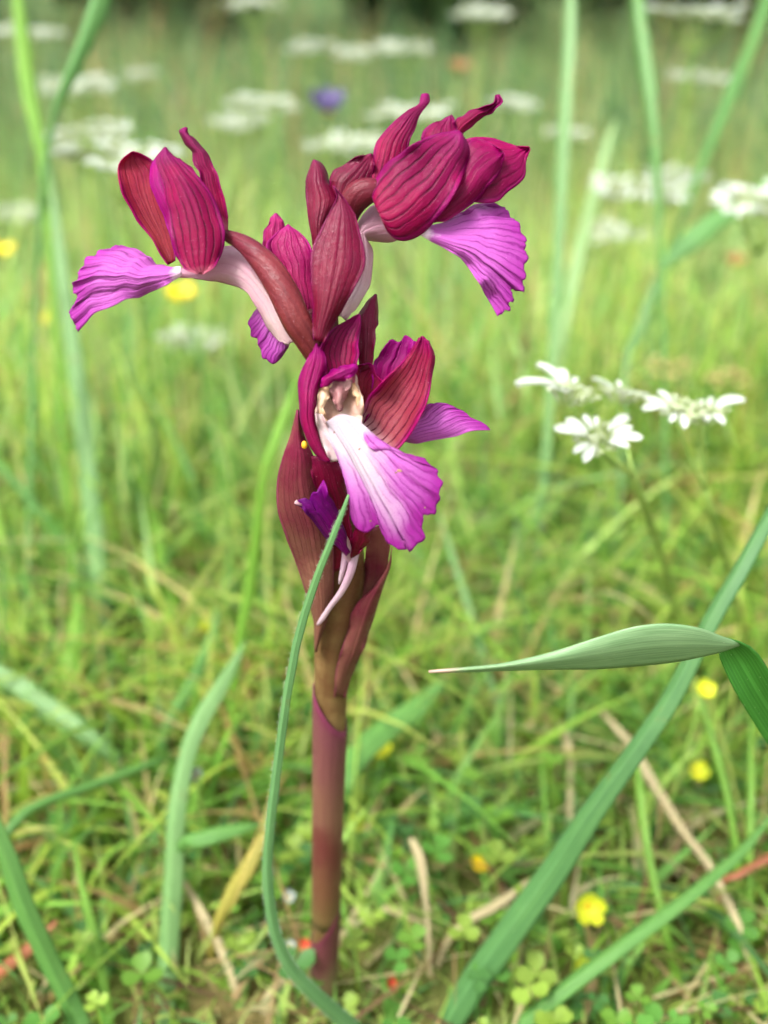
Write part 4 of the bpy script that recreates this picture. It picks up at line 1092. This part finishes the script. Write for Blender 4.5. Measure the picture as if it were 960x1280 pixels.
    fd['label'] = 'rear flower of the orchid, mostly hidden'
    surf('sepal', fd, pinkp, c_(zA, (760, 560), (735, 500), (728, 455), (745, 400), (772, 358)), c_(zA, (830, 560), (835, 480), (815, 420), (800, 382), (778, 357)), dz=-4, bulge=1, z0=330)
    surf('sepal', fd, pinkp, c_(zA, (860, 700), (800, 590), (755, 510), (746, 460), (785, 420), (816, 398)), c_(zA, (910, 740), (912, 600), (906, 495), (872, 440), (822, 397)), dz=-2.6, bulge=1.5, z0=330)
    surf('lip', fd, lipA, c_(zA, (850, 700), (840, 760), (820, 830)), c_(zA, (800, 640), (760, 660), (715, 690)), M=c_(zA, (820, 830), (790, 872), (765, 890), (742, 872), (728, 870), (724, 840), (712, 822), (712, 800), (688, 792), (688, 766), (677, 745), (690, 722), (700, 705), (715, 690)), dz=-5, bulge=1.2, nu=26, nv=35, ruff=.25, nr=6, z0=410)

    # ---- upper bracts
    surf('bract', O, bract, c_(zB, (200, 470), (152, 400), (180, 340), (250, 292), (312, 276)), c_(zB, (225, 470), (262, 410), (305, 388), (322, 330), (316, 278)), dz=1.0, bulge=1.4, z0=240)
    surf('bract', O, bract, c_(zB, (95, 640), (80, 520), (64, 410), (72, 350), (94, 300)), c_(zB, (120, 640), (150, 540), (178, 450), (156, 380), (138, 322), (98, 299)), dz=1.2, bulge=1.5, z0=250)
    surf('bract', O, bract, c_(zB, (95, 975), (90, 820), (89, 660), (118, 562), (160, 490), (184, 440), (168, 398)), c_(zB, (135, 985), (200, 865), (262, 765), (287, 680), (272, 580), (238, 490), (205, 432), (172, 397)), dz=5.0, bulge=2.0, nv=27, z0=330)

    # ---- flower in the middle, facing the camera
    fe = tube('flower', O, ovary, [(424, 690, 14, 0), (418, 640, 26, .5), (414, 590, 30, .5), (418, 550, 28, 0), (424, 520, 22, -1)], n=24)
    fe['label'] = 'front flower of the orchid, facing the camera'
    surf('sepal', fe, bract, c_(zE, (385, 340), (376, 200), (376, 120), (404, 62), (444, 24)), c_(zE, (430, 320), (445, 220), (456, 110), (452, 26)), dz=1.5, bulge=1.0, z0=540)
    surf('sepal', fe, sep, c_(zE, (250, 380), (236, 300), (225, 232), (280, 162), (340, 122), (378, 104)), c_(zE, (360, 380), (372, 300), (378, 230), (386, 170), (384, 106)), dz=5.6, bulge=-.8, z0=540)
    surf('lip', fe, lipA, c_(zE, (480, 600, 1.5), (590, 618), (660, 614), (750, 596), (832, 570), (906, 568)), c_(zE, (480, 570, 1.5), (600, 520), (655, 464), (690, 468)), M=c_(zE, (906, 568), (885, 545), (850, 528), (826, 518), (806, 498), (776, 484), (740, 466), (716, 464), (704, 476), (690, 468)), dz=0.6, bulge=1.2, nu=30, nv=35, ruff=.2, nr=5, z0=540)
    surf('petal', fe, pet_p, c_(zE, (430, 440), (438, 340), (440, 300), (478, 242), (500, 210)), c_(zE, (540, 440), (590, 330), (604, 260), (612, 214)), M=c_(zE, (500, 210), (514, 204), (532, 214), (548, 212), (562, 190), (580, 194), (600, 212), (612, 214)), dz=.9, bulge=-.8, z0=540, ruff=.3, nr=2)
    surf('petal', fe, sep_brown, c_(zE, (370, 460), (352, 360), (365, 312), (400, 308)), c_(zE, (400, 540), (440, 470), (478, 400), (474, 372)), M=c_(zE, (400, 308), (420, 300), (440, 312), (448, 345), (474, 372)), dz=2.4, bulge=-1.0, z0=540)
    surf('sepal', fe, sep_face, c_(zE, (385, 560, -1), (392, 500, -1), (430, 420, -.5), (520, 330), (580, 262), (618, 200)), c_(zE, (400, 610), (440, 655, .5), (484, 668, 1), (540, 642, 1.2), (602, 566, 1.2), (650, 462, 1), (672, 352, .8), (683, 276, .5), (660, 212)), M=c_(zE, (618, 200), (636, 192), (648, 204), (660, 212)), dz=4.4, bulge=-2.0, nv=27, z0=540, ruff=.25, nr=2)
    # throat, column and its side walls
    surf('throat', fe, throat, c_(zE, (236, 560), (208, 520), (206, 460), (228, 390), (250, 352)), c_(zE, (390, 545), (396, 510), (394, 470), (384, 400), (366, 340)), M=c_(zE, (250, 352), (300, 335), (366, 340)), dz=5.6, bulge=-1.8, z0=540, lump=.08, quilt=0)
    surf('throat_wall', fe, ochre, c_(zE, (252, 560), (214, 520), (214, 450), (236, 390), (262, 362)), c_(zE, (262, 545), (246, 510), (250, 460), (268, 420), (284, 392)), dz=5.6, bulge=.9, z0=540, nu=20, nv=9, quilt=0)
    surf('throat_wall', fe, ochre, c_(zE, (384, 505), (380, 485), (368, 450), (352, 410), (336, 380)), c_(zE, (394, 505), (398, 480), (392, 440), (376, 400), (352, 360)), dz=5.2, bulge=.6, z0=540, nu=20, nv=9, quilt=0)
    col = surf('column', fe, colm, c_(zE, (262, 372), (258, 402), (272, 440), (292, 470), (304, 492)), c_(zE, (352, 368), (348, 398), (330, 430), (318, 460), (309, 492)), dz=5.4, bulge=.9, z0=540, nu=22, nv=15, quilt=.25, nq=2, thick=.0004)
    tube('rostellum', fe, darkm, [zE(296, 490)[:2] + (1.5, 6.6), zE(304, 489)[:2] + (3, 6.8), zE(314, 478)[:2] + (1.5, 6.6)], n=8, ns=8)
    surf('hood', fe, pet_p, c_(zE, (225, 400), (238, 352), (300, 312), (366, 304)), c_(zE, (258, 392), (286, 372), (340, 364), (372, 322)), dz=7.0, bulge=.9, z0=540, nu=22, nv=13)
    surf('sepal', fe, pet_e, c_(zE, (262, 698), (215, 678), (178, 620), (150, 540), (140, 450), (146, 370), (170, 290), (206, 222)), c_(zE, (266, 692), (238, 622), (210, 545), (208, 462), (226, 382), (250, 305), (242, 262), (212, 220)), dz=6.6, bulge=.9, z0=540)
    # lip: white throat flowing into the purple fan
    surf('lip', fe, lipE, [(397, 531, .5), (408, 546, 1), (420, 566, 1.5), (430, 592, 1.5), (436, 615, 1), (438, 637, 0)], [(452, 526, .5), (455, 546, 1), (462, 559, 1.3), (472, 566, 1), (484, 568, .7)],
         M=[(438, 637, 0), (440, 650, 0), (448, 662, .2), (458, 666, .2), (468, 660, .6), (476, 656, .8), (479, 668, .6), (484, 678, .3), (493, 683, .2), (499, 688, 0), (508, 686, 0), (513, 690, -.2), (520, 681, 0), (527, 677, .2), (532, 671, .3), (528, 660, .6), (530, 650, .8), (529, 643, 1), (538, 643, .9), (545, 641, .8), (545, 632, .8), (551, 624, .8), (549, 614, .9), (554, 603, .8), (548, 596, .8), (547, 586, .9), (538, 582, 1), (532, 574, 1), (522, 572, 1), (512, 568, 1), (502, 569, .9), (493, 567, .8), (484, 568, .7)],
         B=[(397, 531, .5), (408, 527, -.3), (425, 518, -1.0), (442, 521, -.5), (452, 526, .5)], dz=6.4, bulge=.9, nu=54, nv=81, ruff=.34, nr=8, z0=540, jit=.4, teeth=.5, crease=0, lump=.05, quilt=0, curl=.2)
    lipV = last['V'].reshape(-1, 3)
    rel = lipV - CAM
    dz_ = rel @ FWD; px_ = 480 + rel @ RIGHT / dz_ * F; py_ = 640 - rel @ UP / dz_ * F
    spot = plain_mat('blemish', srgb(120, 84, 66), srgb(150, 112, 92), 2500, .7)
    import bmesh
    for (bx, by, rx, ry) in ((499, 590, 5, 3), (531, 633, 3.4, 2.2), (449, 563, 1.6, 2.2), (417, 540, 1.4, 1.4), (464, 652, 2, 1.4)):
        i_ = int(np.argmin((px_ - bx) ** 2 + (py_ - by) ** 2)); c0 = Vector(lipV[i_]); mm = dz_[i_] / F
        me = bpy.data.meshes.new('blemish'); bm = bmesh.new()
        bmesh.ops.create_icosphere(bm, subdivisions=2, radius=1.0)
        for v in bm.verts:
            k_ = 1 + random.uniform(-.18, .18); q = v.co * k_
            v.co = c0 + Vector(RIGHT) * q.x * rx * mm + Vector(UP) * (q.y * ry + q.x * 1.0) * mm - Vector(FWD) * (q.z * .9 * mm)
        bm.to_mesh(me); bm.free()
        link('blemish', me, spot, O, fe)
    surf('throat_fold', fe, creamm, c_(zE, (206, 500), (214, 560), (236, 630), (264, 694)), c_(zE, (232, 505), (262, 560), (300, 610), (318, 672)), M=c_(zE, (264, 694), (300, 690), (318, 672)), dz=6.3, bulge=.8, z0=540, nu=18, nv=11, quilt=0, jit=.3)
    tube('spur', fe, whites, [(446, 676, 10, 6), (443, 695, 11, 6.6), (437, 718, 10.5, 7.4), (427, 739, 8.5, 7.6), (413, 758, 7, 7.4), (403, 773, 6.8, 7.2), (397, 781, 4, 7)], n=26, ns=12)
    tube('spur', fe, whites, [(432, 690, 9, 6.2), (430, 705, 8, 6.6), (426, 722, 5.5, 6.8), (424, 730, 2, 6.8)], n=12, ns=10)

    # ---- withered purple flower low on the left
    fg = surf('flower', O, pet_w, c_(zG, (395, 520), (350, 470), (290, 420), (230, 350), (180, 285), (148, 272)), c_(zG, (412, 500), (390, 400), (350, 300), (310, 210), (286, 152)), M=c_(zG, (148, 272), (160, 252), (200, 240), (212, 262), (232, 212), (250, 214), (268, 180), (286, 152)), dz=8.6, bulge=1.3, z0='stem', ruff=.5, nr=2)
    fg['label'] = 'withered dark purple flower low on the orchid'
    tube('ovary', fg, pinks, [(438, 705, 5, 6.6), (434, 690, 12, 7), (430, 676, 13, 7.4), (424, 664, 8, 7.6)], n=14)
    tube('curled_tip', fg, pinks, [zG(180, 275)[:2] + (3, 9.2), zG(162, 266)[:2] + (4.5, 9.4), zG(150, 262)[:2] + (3.5, 9.4), zG(160, 252)[:2] + (2, 9.2)], n=10, ns=8)

    # ---- lower bracts
    surf('bract', O, bract_d, c_(zG, (330, 600), (300, 400), (245, 200), (200, 40)), c_(zG, (420, 560), (410, 300), (380, 120), (340, 30)), dz=5.2, bulge=.8, z0='stem')
    surf('bract', O, bract_d, c_(zG, (418, 528), (422, 440), (440, 370)), c_(zG, (455, 510), (490, 460), (520, 390)), dz=7.0, bulge=.6, z0='stem', nu=16, nv=11)
    surf('bract', O, bract_g, [(393, 815), (391, 775), (377, 722), (358, 676), (347, 635), (346, 602), (353, 574), (363, 543), (371, 512)], [(396, 815, .5), (410, 770, 1.5), (419, 720, 2), (414, 660, 2), (402, 610, 1), (392, 575, 1), (381, 545), (373, 512)], dz=3.6, bulge=2.4, nv=29, nu=40, z0='stem')
    surf('bract', O, bract_g, [(428, 830), (440, 785), (452, 740), (456, 700), (462, 660)], [(440, 845), (460, 795), (476, 745), (487, 700), (486, 655)], dz=1.6, bulge=-1.0, z0='stem')
    surf('bract', O, bract_g, [(418, 872, -2.2), (420, 842, -.4), (427, 812), (435, 786), (447, 754), (466, 734), (484, 712)], [(431, 872, -3), (443, 838, -1.4), (456, 804), (467, 772), (478, 738), (487, 710), (490, 684)], M=[(484, 712), (488, 700), (490, 684)], dz=4.4, bulge=1.6, z0='stem', nu=36)

    # a grain of pollen on the left bract
    import bmesh
    me = bpy.data.meshes.new('pollen_grain'); bm = bmesh.new()
    bmesh.ops.create_icosphere(bm, subdivisions=2, radius=.00042)
    for v in bm.verts: v.co.z *= 1.4; v.co += Vector(P(380.5, 556, dep(556) - 6.2))
    bm.to_mesh(me); bm.free()
    link('pollen_grain', me, pollen, O)
build_orchid()
